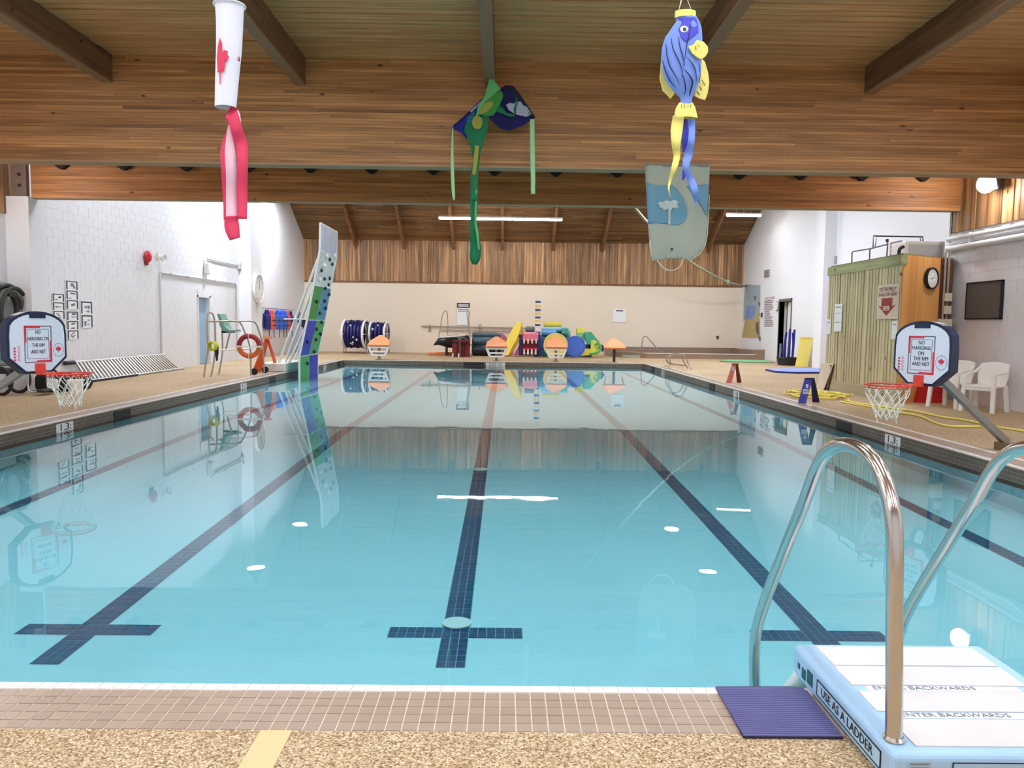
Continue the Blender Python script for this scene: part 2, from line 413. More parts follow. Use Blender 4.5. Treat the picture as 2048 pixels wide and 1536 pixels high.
# depth markers and skimmer mouths on the side faces
def marker(px, side, s, w_=.2):
    X = PX0+.006 if side < 0 else PX1-.006; p = onx(px[0], px[1], X); y = p.y; d = -1 if side > 0 else 1
    t = MB(); n = 4
    for i in range(n): t.box((min(X, X+d*.004), y-w_+i*w_/2, -.148), (max(X, X+d*.004), y-w_+(i+1)*w_/2-.005, -.034))
    o = t.build('depth_marker', WTILE, cop)
    rv = (0, -1, 0) if side > 0 else (0, 1, 0)
    if s: txt(s, (X+d*.007, y, -.092), rv, (0, 0, 1), .13, INK, o, sx=1.6)
for px in ((130, 861),): marker(px, -1, '1.3:')
marker((487, 773), -1, '1.7'); marker((650, 738), -1, '1.8')
marker((1785, 882), 1, '1.3:'); marker((1473, 789), 1, '1.8'); marker((1326, 744), 1, '1.8')
def skim(px, side, L_=.42):
    X = PX0+.008 if side < 0 else PX1-.008; y = onx(px[0], px[1], X).y
    MB().box((X-.006, y-L_/2, -.15), (X+.006, y+L_/2, -.036)).build('skimmer_mouth', BLACK, cop, label='dark skimmer opening in pool edge')
for p in ((245, 832), (545, 748), (678, 727)): skim(p, -1, .5)
for p in ((1687, 852), (1424, 771), (1306, 739)): skim(p, 1, .5)
p = ony(991, 728, PY1-.01)
o = MB().box((p.x-.35, PY1-.012, -.145), (p.x+.35, PY1-.004, -.034)).build('depth_marker', WTILE, cop)
txt('DEEP 4.0', (p.x, PY1-.015, -.09), (1, 0, 0), (0, 0, 1), .13, INK, o)
MB().box((p.x-1.15, PY1-.012, -.14), (p.x-.42, PY1-.004, -.04)).build('skimmer_mouth', BLACK, cop)
# gutters fins
# lane lines of navy tile on the pool floor
LX = [-.275 + 2.18*k for k in (-2, -1, 0, 1, 2)]; Q = .053
QY = .075
nm = MB().box((-Q/2+.0022, -QY/2+.0024, -.002), (Q/2-.0022, QY/2-.0024, .003)).mesh('tile', NAVYT)
NAVYJ = mat('navy_tile_joined', (20, 62, 104), .3, noise=.12, nscale=30)
for li, lx in enumerate(LX):
    near = 0 < li < 4
    root = MB(); yb = 4.08
    ya = yb-.04
    seg = [ya, 6.9] + [6.9+i*1.3 for i in range(1, 16)]; seg = [s_ for s_ in seg if s_ < 26.6]
    for a, c in zip(seg[:-1], seg[1:]):
        root.add([(lx-.082, a, zf(a)+.0015), (lx+.082, a, zf(a)+.0015), (lx+.082, c, zf(c)+.0015), (lx-.082, c, zf(c)+.0015)], [(0, 1, 2, 3)])
    y0c = 4.415
    root.add([(lx-.402, y0c, zf(y0c)+.0012), (lx+.402, y0c, zf(y0c)+.0012), (lx+.402, y0c+.152, zf(y0c+.152)+.0012), (lx-.402, y0c+.152, zf(y0c+.152)+.0012)], [(0, 1, 2, 3)])
    ln = root.build('lane_line', mat('underwater_grout', (120, 170, 190), .6), kind='structure', label='navy tile lane line on the pool floor')
    joined = MB(); y = yb; j = 0
    def put(x, y, force=False):
        if near and y < 6.6: inst('tile', nm, ln, Vector((x, y, zf(y))))
        else: joined.box((x-Q/2+.0022, y-QY/2+.0024, zf(y)-.004), (x+Q/2-.0022, y+QY/2-.0024, zf(y)+.003))
    while y < 26.5:
        for k in (-1, 0, 1): put(lx+k*Q, y)
        y += QY
    for r in (0, 1):
        for k in list(range(-7, -1)) + list(range(2, 8)): put(lx+k*Q, yb+(5+r)*QY)
    joined.build('far_tiles', NAVYJ, ln, kind='stuff')
for x, y in ((-.275, 4.62), (-.275, 9.1)):
    dr = MB(); dr.lathe([(.09, 0), (.09, .008), (.06, .012), (0, .012)], (x, y, zf(y)+.004)); dr.build('floor_drain', mat('pale_drain', (190, 225, 230), .5), basin, label='round white drain cover on the pool floor')

# walls
def blocks(mb, axis, c, a0, a1, z0, z1, th, inward, skip=()):
    bw, bh, j = .40, .20, .006; z = z0; r = 0
    while z < z1-.02:
        a = a0 - (bw/2 if r % 2 else 0)
        while a < a1:
            lo, hi = max(a, a0), min(a+bw-j, a1); zt = min(z+bh-j, z1)
            if hi-lo > .02 and not any(s[0] < (lo+hi)/2 < s[1] and s[2] < (z+zt)/2 < s[3] for s in skip):
                if axis == 'x': mb.box((min(c, c+inward*th), lo, z), (max(c, c+inward*th), hi, zt))
                else: mb.box((lo, min(c, c+inward*th), z), (hi, max(c, c+inward*th), zt))
            a += bw
        z += bh; r += 1
dY0, dY1 = 23.5, 24.45    # blue door in left wall
b = MB(); b.box((XL-.3, YF, -.1), (XL, dY0, 8.6)); b.box((XL-.3, dY1, -.1), (XL, YB+.2, 8.6)); b.box((XL-.3, dY0, 2.1), (XL, dY1, 8.6))
wl = b.build('wall_left', WHITE, kind='structure', label='white painted block wall on the left')
b = MB(); blocks(b, 'x', XL, 5.0, 14.6, 0, 3.28, .006, 1); blocks(b, 'x', XL, 15.1, 27.2, 0, 6.2, .006, 1, skip=((dY0-.1, dY1+.1, 0, 2.2),))
b.build('wall_blocks', WHITEB, wl, kind='stuff')
b = MB(); b.box((XL, 14.6, 0), (-8.86, 15.1, 3.6)); b.build('pilaster', WHITE, wl, label='near white pilaster carrying the lower beam')
b = MB(); b.box((XL, 27.2, 0), (-8.88, 28.4, 8.6)); b.build('pilaster', WHITE, wl)
drhole = (29.75, 31.05)
b = MB(); b.box((XRF, YJ, -.1), (XRF+.3, drhole[0], 8.6)); b.box((XRF, drhole[1], -.1), (XRF+.3, YB+.2, 8.6)); b.box((XRF, drhole[0], 2.42), (XRF+.3, drhole[1], 8.6))
wr = b.build('wall_right_rear', WHITE, kind='structure', label='white wall on the right of the rear hall')
MB().box((10.6, 25.9, 0), (XRF, 26.55, 8.6)).build('pilaster', WHITE, wr)
b = MB(); b.box((XR, YF, -.1), (XR+.3, YJ, 5.6)); b.box((XR, YJ-.25, -.1), (XRF+.3, YJ, 8.6))
wrn = b.build('wall_right', WHITE, kind='structure', label='white block wall behind the plastic chairs')
b = MB(); blocks(b, 'x', XR, 5.0, YJ, 0, 3.2, .006, -1); b.build('wall_blocks', WHITEB, wrn, kind='stuff')
b = MB(); b.box((XL-.3, YB, -.1), (XRF+.3, YB+.3, 9)); wb = b.build('wall_back', CREAM, kind='structure', label='cream wall at the far end with wood above')
b = MB(); b.box((XL-.3, YF-.3, -.1), (XR+.3, YF, 5.6)); b.build('wall_front', WHITE, kind='structure', label='white wall behind the viewer')
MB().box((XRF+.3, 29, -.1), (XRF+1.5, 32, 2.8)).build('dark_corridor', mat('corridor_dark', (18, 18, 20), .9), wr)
# vertical siding of the far wall
x = XL; i = 0; meshes = {}
while x < XRF:
    wdt = (.10, .13, .16)[random.randrange(3)]; th = random.choice((.03, .04, .055))
    key = (wdt, th)
    if key not in meshes: meshes[key] = MB().box((0, -th, 0), (wdt-.012, 0, 1.95)).mesh('siding_board', VSID)
    inst('siding_board', meshes[key], wb, Vector((x, YB, 3.28))); x += wdt
MB().box((XL, YB-.03, 3.2), (XRF, YB, 3.3)).build('ledger', RAFT, wb)
# siding above the near side walls
def sideboards(X, inward, parent, ys_, z0):
    y = ys_[0]; me = {}
    while y < ys_[1]:
        w_ = random.choice((.13, .15, .17)); t = random.choice((.03, .045))
        if (w_, t) not in me: me[(w_, t)] = MB().box((0 if inward > 0 else -t, 0, 0), (t if inward > 0 else 0, w_-.012, 5.3-z0)).mesh('siding_board', VSID)
        inst('siding_board', me[(w_, t)], parent, Vector((X, y, z0))); y += w_
sideboards(XL, 1, wl, (8.5, 14.95), 3.28); sideboards(XR, -1, wrn, (8.5, 14.95), 3.2)

# ceilings
cl = MB().box((XL-.3, YF, 5.36), (XR+.3, 15, 5.6)).build('ceiling', mat('ceiling_gap_dark', (70, 54, 38), .9), kind='structure', label='olive brown roof deck boards above the near pool')
y = 8.6; bmsh = [MB().box((XL, 0, -t), (XR, .142, 0)).mesh('deck_board', RDECK) for t in (.045, .055, .05)]
i = 0
while y < 14.9: inst('deck_board', bmsh[i % 3], cl, Vector((0, y, 5.36))); y += .172; i += 1
b = MB(); b.box((XL-.3, YF, 5.31), (XR+.3, 8.58, 5.36)); b.build('plain_deck', RDECK, cl)
for x in (-6.03, -3.13, -.27, 2.6, 5.49):
    b = MB(); b.box((x-.075, YF, 4.92), (x+.075, 12.0, 5.32)); o = b.build('roof_beam', PURL, kind='structure', label='dark roof beam running along the pool')
    MB().box((x-.078, YF, 4.9), (x+.078, 12, 4.922)).build('bottom_strip', GALV if False else mat('grey_purlin_edge', (148, 112, 82), .7), o)
# rear ceiling, sloping up from the far wall
sl = .56; zc = lambda y: 5.15 + (36-y)*sl
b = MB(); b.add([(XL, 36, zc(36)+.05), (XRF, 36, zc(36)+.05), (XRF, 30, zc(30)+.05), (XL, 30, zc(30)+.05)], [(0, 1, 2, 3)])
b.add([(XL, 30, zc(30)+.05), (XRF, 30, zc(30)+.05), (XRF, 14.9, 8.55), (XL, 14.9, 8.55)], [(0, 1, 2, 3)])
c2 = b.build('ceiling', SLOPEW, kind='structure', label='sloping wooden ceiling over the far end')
ang = math.atan(sl); k = 0; d = 0
while d < 3.9:
    w_ = random.choice((.2, .24, .28)); y = 36-d*math.cos(ang); z = zc(y)
    xx = XL
    while xx < XRF:
        ln_ = min(random.uniform(2.5, 6.5), XRF-xx)
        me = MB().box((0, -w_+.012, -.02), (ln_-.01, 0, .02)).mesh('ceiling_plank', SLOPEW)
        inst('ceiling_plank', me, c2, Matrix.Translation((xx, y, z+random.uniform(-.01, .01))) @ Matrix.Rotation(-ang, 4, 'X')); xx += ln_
    d += w_; k += 1
for x in (-6.91, -4.7, -2.42, -.17, 2.14, 4.45, 6.8, 9.31):
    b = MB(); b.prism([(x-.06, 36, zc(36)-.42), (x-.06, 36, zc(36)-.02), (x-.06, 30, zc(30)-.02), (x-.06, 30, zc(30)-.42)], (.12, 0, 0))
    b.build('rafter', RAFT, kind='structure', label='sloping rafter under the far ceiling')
MB().box((XL-.3, 14.9, 5.3), (XRF+.3, 15.1, 8.6)).build('wall_middle', SLOPEW, kind='structure', label='wooden wall above the lower beam')
# glulam beams out of single laminations
def glulam(name, label, x0, x1, y0, y1, z0, z1, lam, m, capm=None, lens=(2.5, 6)):
    core = MB().box((x0, y0+.01, z0+.005), (x1, y1, z1)).build(name, m, kind='structure', label=label)
    z = z0; r = 0
    while z < z1-.005:
        h = min(lam, z1-z); x = x0
        while x < x1:
            l_ = min(random.uniform(*lens), x1-x)
            if x1-x-l_ < .6: l_ = x1-x
            me = MB().box((0, 0, 0), (l_-.003, .012, h-.0025)).mesh('lamination', m)
            inst('lamination', me, core, Vector((x, y0-random.uniform(0, .003), z))); x += l_
        z += lam; r += 1
    return core
bb = glulam('glulam_beam', 'huge laminated timber beam spanning the hall above the pool', XL, XR, 12.0, 12.24, 3.745, 5.33, .0455, GLULAM, lens=(3, 7))
MB().box((XL, 11.985, 3.72), (XR, 12.25, 3.746)).build('bottom_strip', mat('grey_beam_edge', (178, 144, 106), .7), bb)
lb = glulam('glulam_beam', 'lower laminated beam behind and below the huge beam', -8.86, XR-.02, 14.7, 14.9, 3.6, 4.6, .05, DGLU, lens=(3, 6))
MB().box((-8.86, 14.69, 3.585), (XR-.02, 14.91, 3.602)).build('bottom_strip', mat('grey_beam_edge', (178, 144, 106), .7), lb)
MB().box((XL, 14.88, 4.6), (XR, 14.95, 5.33)).build('infill_board', DGLU, lb)
o = MB().box((-9.18, 14.62, 3.6), (-8.9, 14.72, 4.35)).build('steel_shoe', mat('rusty_steel', (120, 104, 92), .6, noise=.2), lb, label='grey steel beam shoe with bolts')
for z in (3.8, 4.0, 4.2): MB().cyl((-9.02, 14.6, z), (-9.02, 14.63, z), .03, 10).build('bolt', DKMET, o)
for k in range(15):  # dark blocks shaped like the V-shaped shadows along the beam, no real brackets
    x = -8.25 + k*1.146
    MB().prism([(x-.23, 14.60, 4.27), (x+.23, 14.60, 4.27), (x+.03, 14.60, 4.11), (x-.03, 14.60, 4.11)], (0, .10, 0)).build('bracket', mat('notch_shadow_dark', (28, 22, 18), .8), lb)

# ================================================================ LAMPS
def highbay(x, y, z, label):
    t = thing('high_bay_lamp', label, 'lamp', (x, y, z), 'high bay lamps')
    b = MB(); b.lathe([(.06, .42), (.1, .3), (.16, .26), (.3, .02), (.31, 0), (.295, 0), (.15, .2), (.0, .22)], (x, y, z)); b.build('shade', GALV, t)
    MB().lathe([(.27, .012), (.27, .02), (0, .02)], (x, y, z)).build('lens', emis('highbay_glow', (240, 246, 255), HIGHBAY), t)
    MB().cyl((x, y, z+.4), (x, y, 8.5 if y < 30 else min(8.5, zc(y))), .012, 6).build('stem', DKMET, t)
highbay(-8.03, 30.13, 6.3, 'bell lamp near left wall over the far pool end'); highbay(-7.98, 24.57, 6.3, 'bell lamp near left wall over the blue door')
highbay(6.64, 29.85, 6.3, 'bell lamp right of centre over the far pool end'); highbay(6.68, 24.54, 6.3, 'bell lamp right of centre over mid pool')
def fluo(x0, x1, y, z, zt, label):
    t = thing('fluorescent_light', label, 'light', ((x0+x1)/2, y, z))
    MB().box((x0, y-.1, z+.05), (x1, y+.1, z+.11)).build('housing', WPL, t)
    for dy in (-.05, .05): MB().cyl((x0+.02, y+dy, z+.02), (x1-.02, y+dy, z+.02), .035, 8).build('tube', emis('tube_glow', (255, 250, 248), TUBE), t)
    for x in (x0+.4, (x0+x1)/2, x1-.4): MB().cyl((x, y, z+.1), (x, y, zt), .012, 6).build('hanger', GALV, t)
    return t
a = ony(877, 436, 32.6); c = ony(1125, 439, 32.6)
fluo(a.x, c.x, 32.6, a.z-.03, zc(32.6), 'long glowing fluorescent tube light under the far rafters')
a = ony(1453, 430, 31.2); c = ony(1522, 431, 31.2)
fluo(a.x, c.x, 31.2, a.z-.03, zc(31.2), 'short fluorescent tube light near the right wall')
for x in (-7.6, -4.6, -1.7, 1.2, 4.1, 7.0):  # fill fittings added out of view to brighten the near pool and walls
    for y0 in (-2.6, 1.6, 5.9):
        t = thing('added_ceiling_light', 'added unseen ceiling light fitting %s, %s' % ({-2.6: 'behind the viewer', 1.6: 'above the viewer', 5.9: 'over the near water'}[y0], {-7.6: 'by the left wall', -4.6: 'far left', -1.7: 'left of centre', 1.2: 'right of centre', 4.1: 'far right', 7.0: 'by the right wall'}[x]), 'light', (x, y0, 5.2), 'added near ceiling lights')
        MB().box((x-.15, y0, 5.2), (x+.15, y0+2.4, 5.3)).build('housing', WPL, t)
        MB().box((x-.12, y0+.03, 5.18), (x+.12, y0+2.37, 5.2)).build('diffuser', emis('near_fill_glow', (238, 245, 255), NEARFILL), t)
for x, w_ in ((-6.5, 'far left'), (-2.2, 'left of centre'), (2.2, 'right of centre'), (6.5, 'far right')):  # unseen row added high over mid pool to even out the hall light
    t = thing('added_ceiling_light', 'added unseen ceiling light fitting high over mid pool, %s of its row' % w_, 'light', (x, 18, 8.3), 'added mid hall ceiling lights')
    MB().box((x-.2, 16.5, 8.34), (x+.2, 19.5, 8.46)).build('housing', WPL, t)
    MB().box((x-.17, 16.53, 8.31), (x+.17, 19.47, 8.34)).build('diffuser', emis('mid_fill_glow', (246, 248, 255), MIDFILL), t)
    for y in (17, 19): MB().cyl((x, y, 8.44), (x, y, 8.56), .012, 6).build('hanger', DKMET, t)
def flood(x, y, z, sx, label):
    t = thing('flood_light', label, 'light', (x, y, z))
    M = Matrix.Rotation(sx*math.radians(-30), 3, 'Y')
    MB().rbox((x, y, z), (.14, .34, .28), .03, M=M).build('housing', DKMET, t)
    MB().ball((x-sx*.12, y-.02, z-.03), (.13, .19, .16), 8).build('lens', emis('flood_glow', (255, 250, 248), FLOOD), t)
    MB().cyl((x+sx*.05, y, z+.05), (x+sx*.23, y, z+.1), .03, 8).build('arm', DKMET, t)
flood(8.33, 13.4, 3.88, 1, 'bright flood light on the right wall siding'); flood(-8.98, 13.0, 3.9, -1, 'bright flood light on the left wall siding')

# ================================================================ NEAR OBJECTS
# entry steps
SX0, SX1, SY0, SY1, ST = 1.13, 1.86, 2.12, 2.9, .12
st = thing('pool_steps', 'pale blue and white plastic entry steps with ladder instructions on the deck edge', 'steps', (1.5, 2.5, 0))
MB().rbox(((SX0+SX1)/2, (SY0+SY1)/2, ST/2+.002), (SX1-SX0, SY1-SY0, ST-.004), .022, 4).build('platform', LBLUE, st)
WG = mat('white_grit_panel', (226, 222, 220), .8, bump=.4, bscale=400)
def slab(x0, x1, y0, y1, skew=.0): MB().box((x0, y0, ST-.001), (x1, y1, ST+.004)).build('tread_panel', WG, st)
slab(SX0+.085, SX1-.07, 2.16, 2.315); slab(SX0+.07, SX1-.06, 2.365, 2.50); slab(SX0+.07, SX1-.06, 2.545, 2.69); slab(SX0+.075, SX1-.06, 2.70, 2.86)
for y, s_ in ((2.34, 'ENTER BACKWARDS'), (2.522, 'ENTER BACKWARDS')):
    o = MB().box((SX0+.11, y-.017, ST-.001), (SX1-.1, y+.017, ST+.003)).build('label_strip', PAPER, st, label='white strip lettered ENTER BACKWARDS')
    txt(s_, (SX0+.13, y, ST+.004), (1, 0, 0), (0, 1, 0), .034, mat('grey_ink', (120, 122, 130), .7), o, align='LEFT', ext=.0004, sx=1.1)
o = MB().box((SX0-.0015, 2.19, .032), (SX0+.01, 2.66, .088)).build('side_label', mat('outlined_label', (176, 212, 236), .5), st, label='black outlined label reading USE AS A LADDER')
for lo, hi in (((2.19, .032), (2.66, .035)), ((2.19, .085), (2.66, .088)), ((2.19, .032), (2.194, .088)), ((2.656, .032), (2.66, .088))):
    MB().box((SX0-.003, lo[0], lo[1]), (SX0, hi[0], hi[1])).build('outline', INK, o)
txt('USE AS A LADDER', (SX0-.003, 2.43, .06), (0, -1, 0), (0, 0, 1), .044, INK, o, ext=.0004, sx=1.08)
o = MB().box((1.30, SY0-.002, .015), (1.84, SY0+.01, .098)).build('front_label', mat('front_label_blue', (168, 200, 226), .5), st, label='label reading EASY LADDER')
for lo, hi in (((1.30, .095), (1.84, .098)), ((1.30, .015), (1.303, .098))): MB().box((lo[0], SY0-.003, lo[1]), (hi[0], SY0-.001, hi[1])).build('outline', INK, o)
txt('EASY  LADDER', (1.345, SY0-.003, .058), (1, 0, 0), (0, 0, 1), .06, INK, o, align='LEFT', ext=.0004)
o = MB().box((1.17, SY0-.0015, .07), (1.24, SY0+.01, .1)).build('maker_plate', mat('maker_plate', (160, 190, 214), .5), st)
for z in (.078, .09): MB().box((1.178, SY0-.0025, z), (1.232, SY0-.001, z+.004)).build('print_line', mat('grey_ink', (120, 122, 130), .7), o)
# pool-side cut out seen at the left end, ladder legs into the water
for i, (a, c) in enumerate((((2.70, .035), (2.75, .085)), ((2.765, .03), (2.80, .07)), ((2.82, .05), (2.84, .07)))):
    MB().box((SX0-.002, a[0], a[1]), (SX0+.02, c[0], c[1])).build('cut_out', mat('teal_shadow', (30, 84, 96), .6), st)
for k, (y, z) in enumerate(((3.02, -.10), (3.16, -.24), (3.30, -.38))):
    MB().rbox((1.49, y, z), (.56, .17, .05), .015).build('tread', WPL, st)
for x in (1.19, 1.79): MB().tube([(x, 2.88, .03), (x, 2.95, -.04), (x, 3.36, -.42)], .03).build('stringer', WPL, st)
pass
def smooth_path(pts, k=4):
    pts = [Vector(p) for p in pts]; out = []
    for i in range(len(pts)-1):
        p0, p1, p2, p3 = pts[max(i-1, 0)], pts[i], pts[i+1], pts[min(i+2, len(pts)-1)]
        for j in range(k):
            t = j/k; out.append(.5*((2*p1) + (p2-p0)*t + (2*p0-5*p1+4*p2-p3)*t*t + (3*p1-p0-3*p2+p3)*t**3))
    return out + [pts[-1]]
rail = [(2.2, ST), (2.215, .3), (2.235, .5), (2.25, .68), (2.28, .80), (2.36, .895), (2.47, .94), (2.62, .94), (2.745, .90), (2.84, .82), (2.95, .66), (3.13, .42), (3.34, .13), (3.44, -.05), (3.455, -.17), (3.43, -.32), (3.40, -.5)]
for x, lab in ((1.17, 'polished steel grab rail arching from the left of the entry steps'), (1.83, 'polished steel grab rail on the far right side of the entry steps')):
    t = thing('grab_rail', lab, 'handrail', (x, 2.2, ST), 'grab rails of the entry steps')
    MB().tube(smooth_path([(x, a, z) for a, z in rail]), .0245, 20).build('rail', STEEL, t)
    MB().lathe([(.032, 0), (.032, .004), (.026, .012)], (x, 2.2, ST+.002), n=20).build('socket_ring', STEEL, t)
# ribbed mat
t = thing('ribbed_mat', 'indigo ribbed rubber mat on the tiles beside the entry steps', 'mat', (.96, 2.58, 0))
IND = mat('indigo_rubber', (94, 94, 144), .6, noise=.12, nscale=12); DIND = mat('dark_indigo', (44, 40, 84), .7)
q = [(.79, 2.415), (1.118, 2.415), (1.125, 2.735), (1.08, 2.768), (.80, 2.765)]
MB().prism([(x, y, .003) for x, y in q], (0, 0, .006)).build('base', DIND, t)
y = 2.42
while y < 2.76:
    MB().tube([(.792, y, .0095), (1.117, y, .0095)], .0048, 6).build('rib', IND, t); y += .0132
# ================================================================ BASKETBALL HOOPS
def leaf(s_, cx=0, cy=0):
    h = [(0, 1), (.14, .72), (.34, .82), (.27, .38), (.52, .62), (.6, .5), (.86, .54), (.78, .28), (.92, .18), (.52, -.18), (.58, -.34), (.06, -.26), (.06, -.8)]
    return [(cx+x*s_, cy+y*s_) for x, y in h] + [(cx-x*s_, cy+y*s_) for x, y in reversed(h)]
def hoop(loc, deg, label, lines, foot):
    t = thing('basketball_hoop', label, 'basketball hoop', (foot[0], foot[1], 0), 'poolside basketball hoops')
    T = Matrix.Translation(loc) @ Matrix.Rotation(math.radians(deg), 4, 'Z')
    def P_(x, y, z): return T @ Vector((x, y, z))
    def outline(k):
        o = [(-.16*k-.005, -.35*k), (.16*k+.005, -.35*k), (.37*k, -.18*k), (.37*k, .09*k)]
        for a in range(20, 161, 10): o.append((.37*k*math.cos(math.radians(a))*1.03, .09*k + .262*k*math.sin(math.radians(a))**.8))
        return o + [(-.37*k, .09*k), (-.37*k, -.18*k)]
    MB(T).prism([(x, -.01, z) for x, z in outline(1.0)], (0, .10, 0)).build('board_frame', NAVY, t)
    pn = MB(T).prism([(x, -.018, z) for x, z in outline(.915)], (0, .012, 0)).build('backboard', mat('backboard_white', (222, 228, 240), .35), t)
    MB(T).box((-.10, -.024, .275), (.10, .0, .345)).build('top_clip', NAVY, t)
    def bar(x0, z0, x1, z1, m, nm='target_line'): MB(T).box((x0, -.0205, z0), (x1, -.017, z1)).build(nm, m, pn)
    R_ = mat('target_red', (214, 52, 70), .5); G_ = mat('target_grey', (92, 84, 104), .5)
    bar(-.17, .165, .03, .19, R_); bar(.03, .18, .17, .19, G_); bar(-.17, .0, -.145, .19, R_); bar(-.17, -.21, -.16, .0, G_)
    bar(.145, -.21, .17, .02, R_); bar(.16, .02, .17, .19, G_); bar(-.02, -.225, .17, -.20, R_); bar(-.17, -.225, -.02, -.215, G_)
    bar(-.135, -.18, -.131, .15, G_); bar(.131, -.18, .135, .15, G_); bar(-.135, .148, .135, .152, G_); bar(-.135, -.182, .135, -.178, G_)
    rv = T.to_3x3() @ Vector((1, 0, 0)); uv = Vector((0, 0, 1))
    for i, s_ in enumerate(lines):
        txt(s_, P_(0, -.0205, .115 - i*(.27/(len(lines)-.3))), rv, uv, .058, INK, pn, ext=.001, sx=.72 if len(lines) == 4 else .88)
    txt('NBA JAM', P_(-.255, -.0205, -.12), (uv*-1), rv, .05, R_, pn, ext=.001) if False else None
    for k in range(5):
        z = -.06 - k*.032; bar(-.30, z-.012, -.275, z+.008, R_, 'red_print')
    for k in range(4):
        z = -.055 - k*.042
        MB(T).ring((-.235, -.019, z), .013, .0035, (0, 1, 0), 10, 4, 30, 300).build('red_print', R_, pn)
    lf = leaf(.042, .255, -.085)
    MB(T).prism([(x, -.0215, z) for x, z in lf], (0, .003, 0)).build('emblem_leaf', R_, pn)
    for k in range(24):
        a = 2*math.pi*k/24; c = (.255+.068*math.cos(a), -.019, -.09+.075*math.sin(a))
        MB(T).cbox(c, (.008, .003, .008)).build('emblem_mark', G_, pn)
    OR = mat('rim_orange', (216, 70, 52), .4)
    MB(T).box((-.055, -.25, -.36), (.055, -.018, -.33)).build('rim_bracket', OR, t); MB(T).box((-.05, -.06, -.36), (.05, -.018, -.235)).build('rim_plate', OR, t)
    rc = (0, -.47, -.335); R = .225
    rim = MB(T).ring(rc, R, .009, (0, 0, 1), 40, 8).build('rim', OR, t)
    MB(T).ring((0, -.47, -.362), R-.004, .006, (0, 0, 1), 40, 6).build('lower_ring', OR, rim)
    MB(T).tube([(-.05, -.13, -.345), (-.16, -.31, -.336)], .008).build('brace', OR, rim); MB(T).tube([(.05, -.13, -.345), (.16, -.31, -.336)], .008).build('brace', OR, rim)
    net = MB(T); n = 12; lv = [(R-.005, -.345), (R*.93, -.42), (R*.78, -.50), (R*.62, -.575), (R*.50, -.64), (R*.46, -.69)]
    rnd = random.Random(3)
    pts = []
    for j, (r_, z) in enumerate(lv):
        pts.append([Vector((r_*math.cos(2*math.pi*(i+.5*(j % 2))/n)+rnd.uniform(-.008, .008), -.47+r_*math.sin(2*math.pi*(i+.5*(j % 2))/n), z+rnd.uniform(-.01, .01))) for i in range(n)])
    for j in range(len(lv)-1):
        for i in range(n):
            a = pts[j][i]; e = 0 if j % 2 else -1
            for b_ in (pts[j+1][(i+e) % n], pts[j+1][(i+e+1) % n]): net.tube([a, b_], .0042, 5, caps=False)
    for k in range(3): net.tube([pts[-1][k*4], pts[-1][k*4]+Vector((.01, 0, -.05))], .004, 5)
    net.build('net', NET, t)
    fx = Vector((foot[0], foot[1], 0)); at_ = P_(.08, .12, -.22); d = (at_-fx)
    a = d.cross(Vector((0, 0, 1))).normalized()*.036; b_ = a.cross(d).normalized()*.036
    v = [fx+Vector((0, 0, .09))+p for p in (a+b_, a-b_, -a-b_, -a+b_)]; v2 = [at_+p for p in (a+b_, a-b_, -a-b_, -a+b_)]
    pm = MB(); pm.add(v+v2, [(0, 1, 2, 3), (7, 6, 5, 4), (0, 4, 5, 1), (1, 5, 6, 2), (2, 6, 7, 3), (3, 7, 4, 0)]); fix_normals(pm.build('pole', GALV, t))
    MB().cbox((fx.x, fx.y, .045), (.15, .17, .09), Matrix.Rotation(.4, 3, 'Z')).build('foot', mat('weathered_bronze', (128, 104, 78), .5, metal=.3), t)
    MB(T).box((-.06, .09, -.3), (.14, .14, -.15)).build('mount', GALV, t)
    return t
c = ony(1845, 707, 8.35); hoop(Vector((c.x, c.y, c.z)), -70, 'basketball hoop with slanted grey pole at the right pool edge', ['NO', 'HANGING', 'ON', 'THE RIM', 'AND NET'], (5.65, 8.57))
c = ony(74, 685, 8.8); hoop(Vector((c.x, c.y, c.z)), 70, 'basketball hoop with red rim at the left pool edge', ['NO', 'HANGING ON', 'THE RIM', 'AND NET'], (-6.6, 9.1))

# ================================================================ WINDSOCKS, KITE, FLAG
class Loft:
    """tapering fabric tube hanging at depth y0; rows are (py, px centre, half width)"""
    def __init__(s, rows, y0, ratio): s.r = rows; s.y0 = y0; s.k = ratio
    def at(s, py):
        r = s.r
        if py <= r[0][0]: return r[0][1:]
        for a, b in zip(r[:-1], r[1:]):
            if py <= b[0]:
                t = (py-a[0])/(b[0]-a[0]); t2 = t; return (a[1]+(b[1]-a[1])*t2, a[2]+(b[2]-a[2])*t2)
        return r[-1][1:]
    def mesh(s, mb, n=24, folds=0, step=6):
        py = s.r[0][0]; end = s.r[-1][0]; rings = []; vs = []
        while True:
            cx, hw = s.at(py); c = ony(cx, py, s.y0); m = hw/F*s.y0/math.hypot(1, c.x/s.y0*s.k)
            for k in range(n):
                a = 2*math.pi*k/n; q = 1+folds*math.sin(a*5+py*.03)
                vs.append(c + Vector((m*math.cos(a)*q, -m*s.k*math.sin(a)*q, 0)))
            rings.append(py)
            if py >= end: break
            py = min(py+step, end)
        fs = [(i*n+k, (i+1)*n+k, (i+1)*n+(k+1) % n, i*n+(k+1) % n) for i in range(len(rings)-1) for k in range(n)]
        mb.add(vs, fs, True); return mb
    def surf(s, px, py, off):
        cx, hw = s.at(py); q = max(-.99, min(.99, (px-cx)/max(hw, .1))); c = ony(cx, py, s.y0); sk = c.x/s.y0*s.k; m = hw/F*s.y0/math.hypot(1, sk)
        return ony(px, py, s.y0 - m*s.k*math.sin(math.atan(sk)+math.acos(q))*1.02 - off)
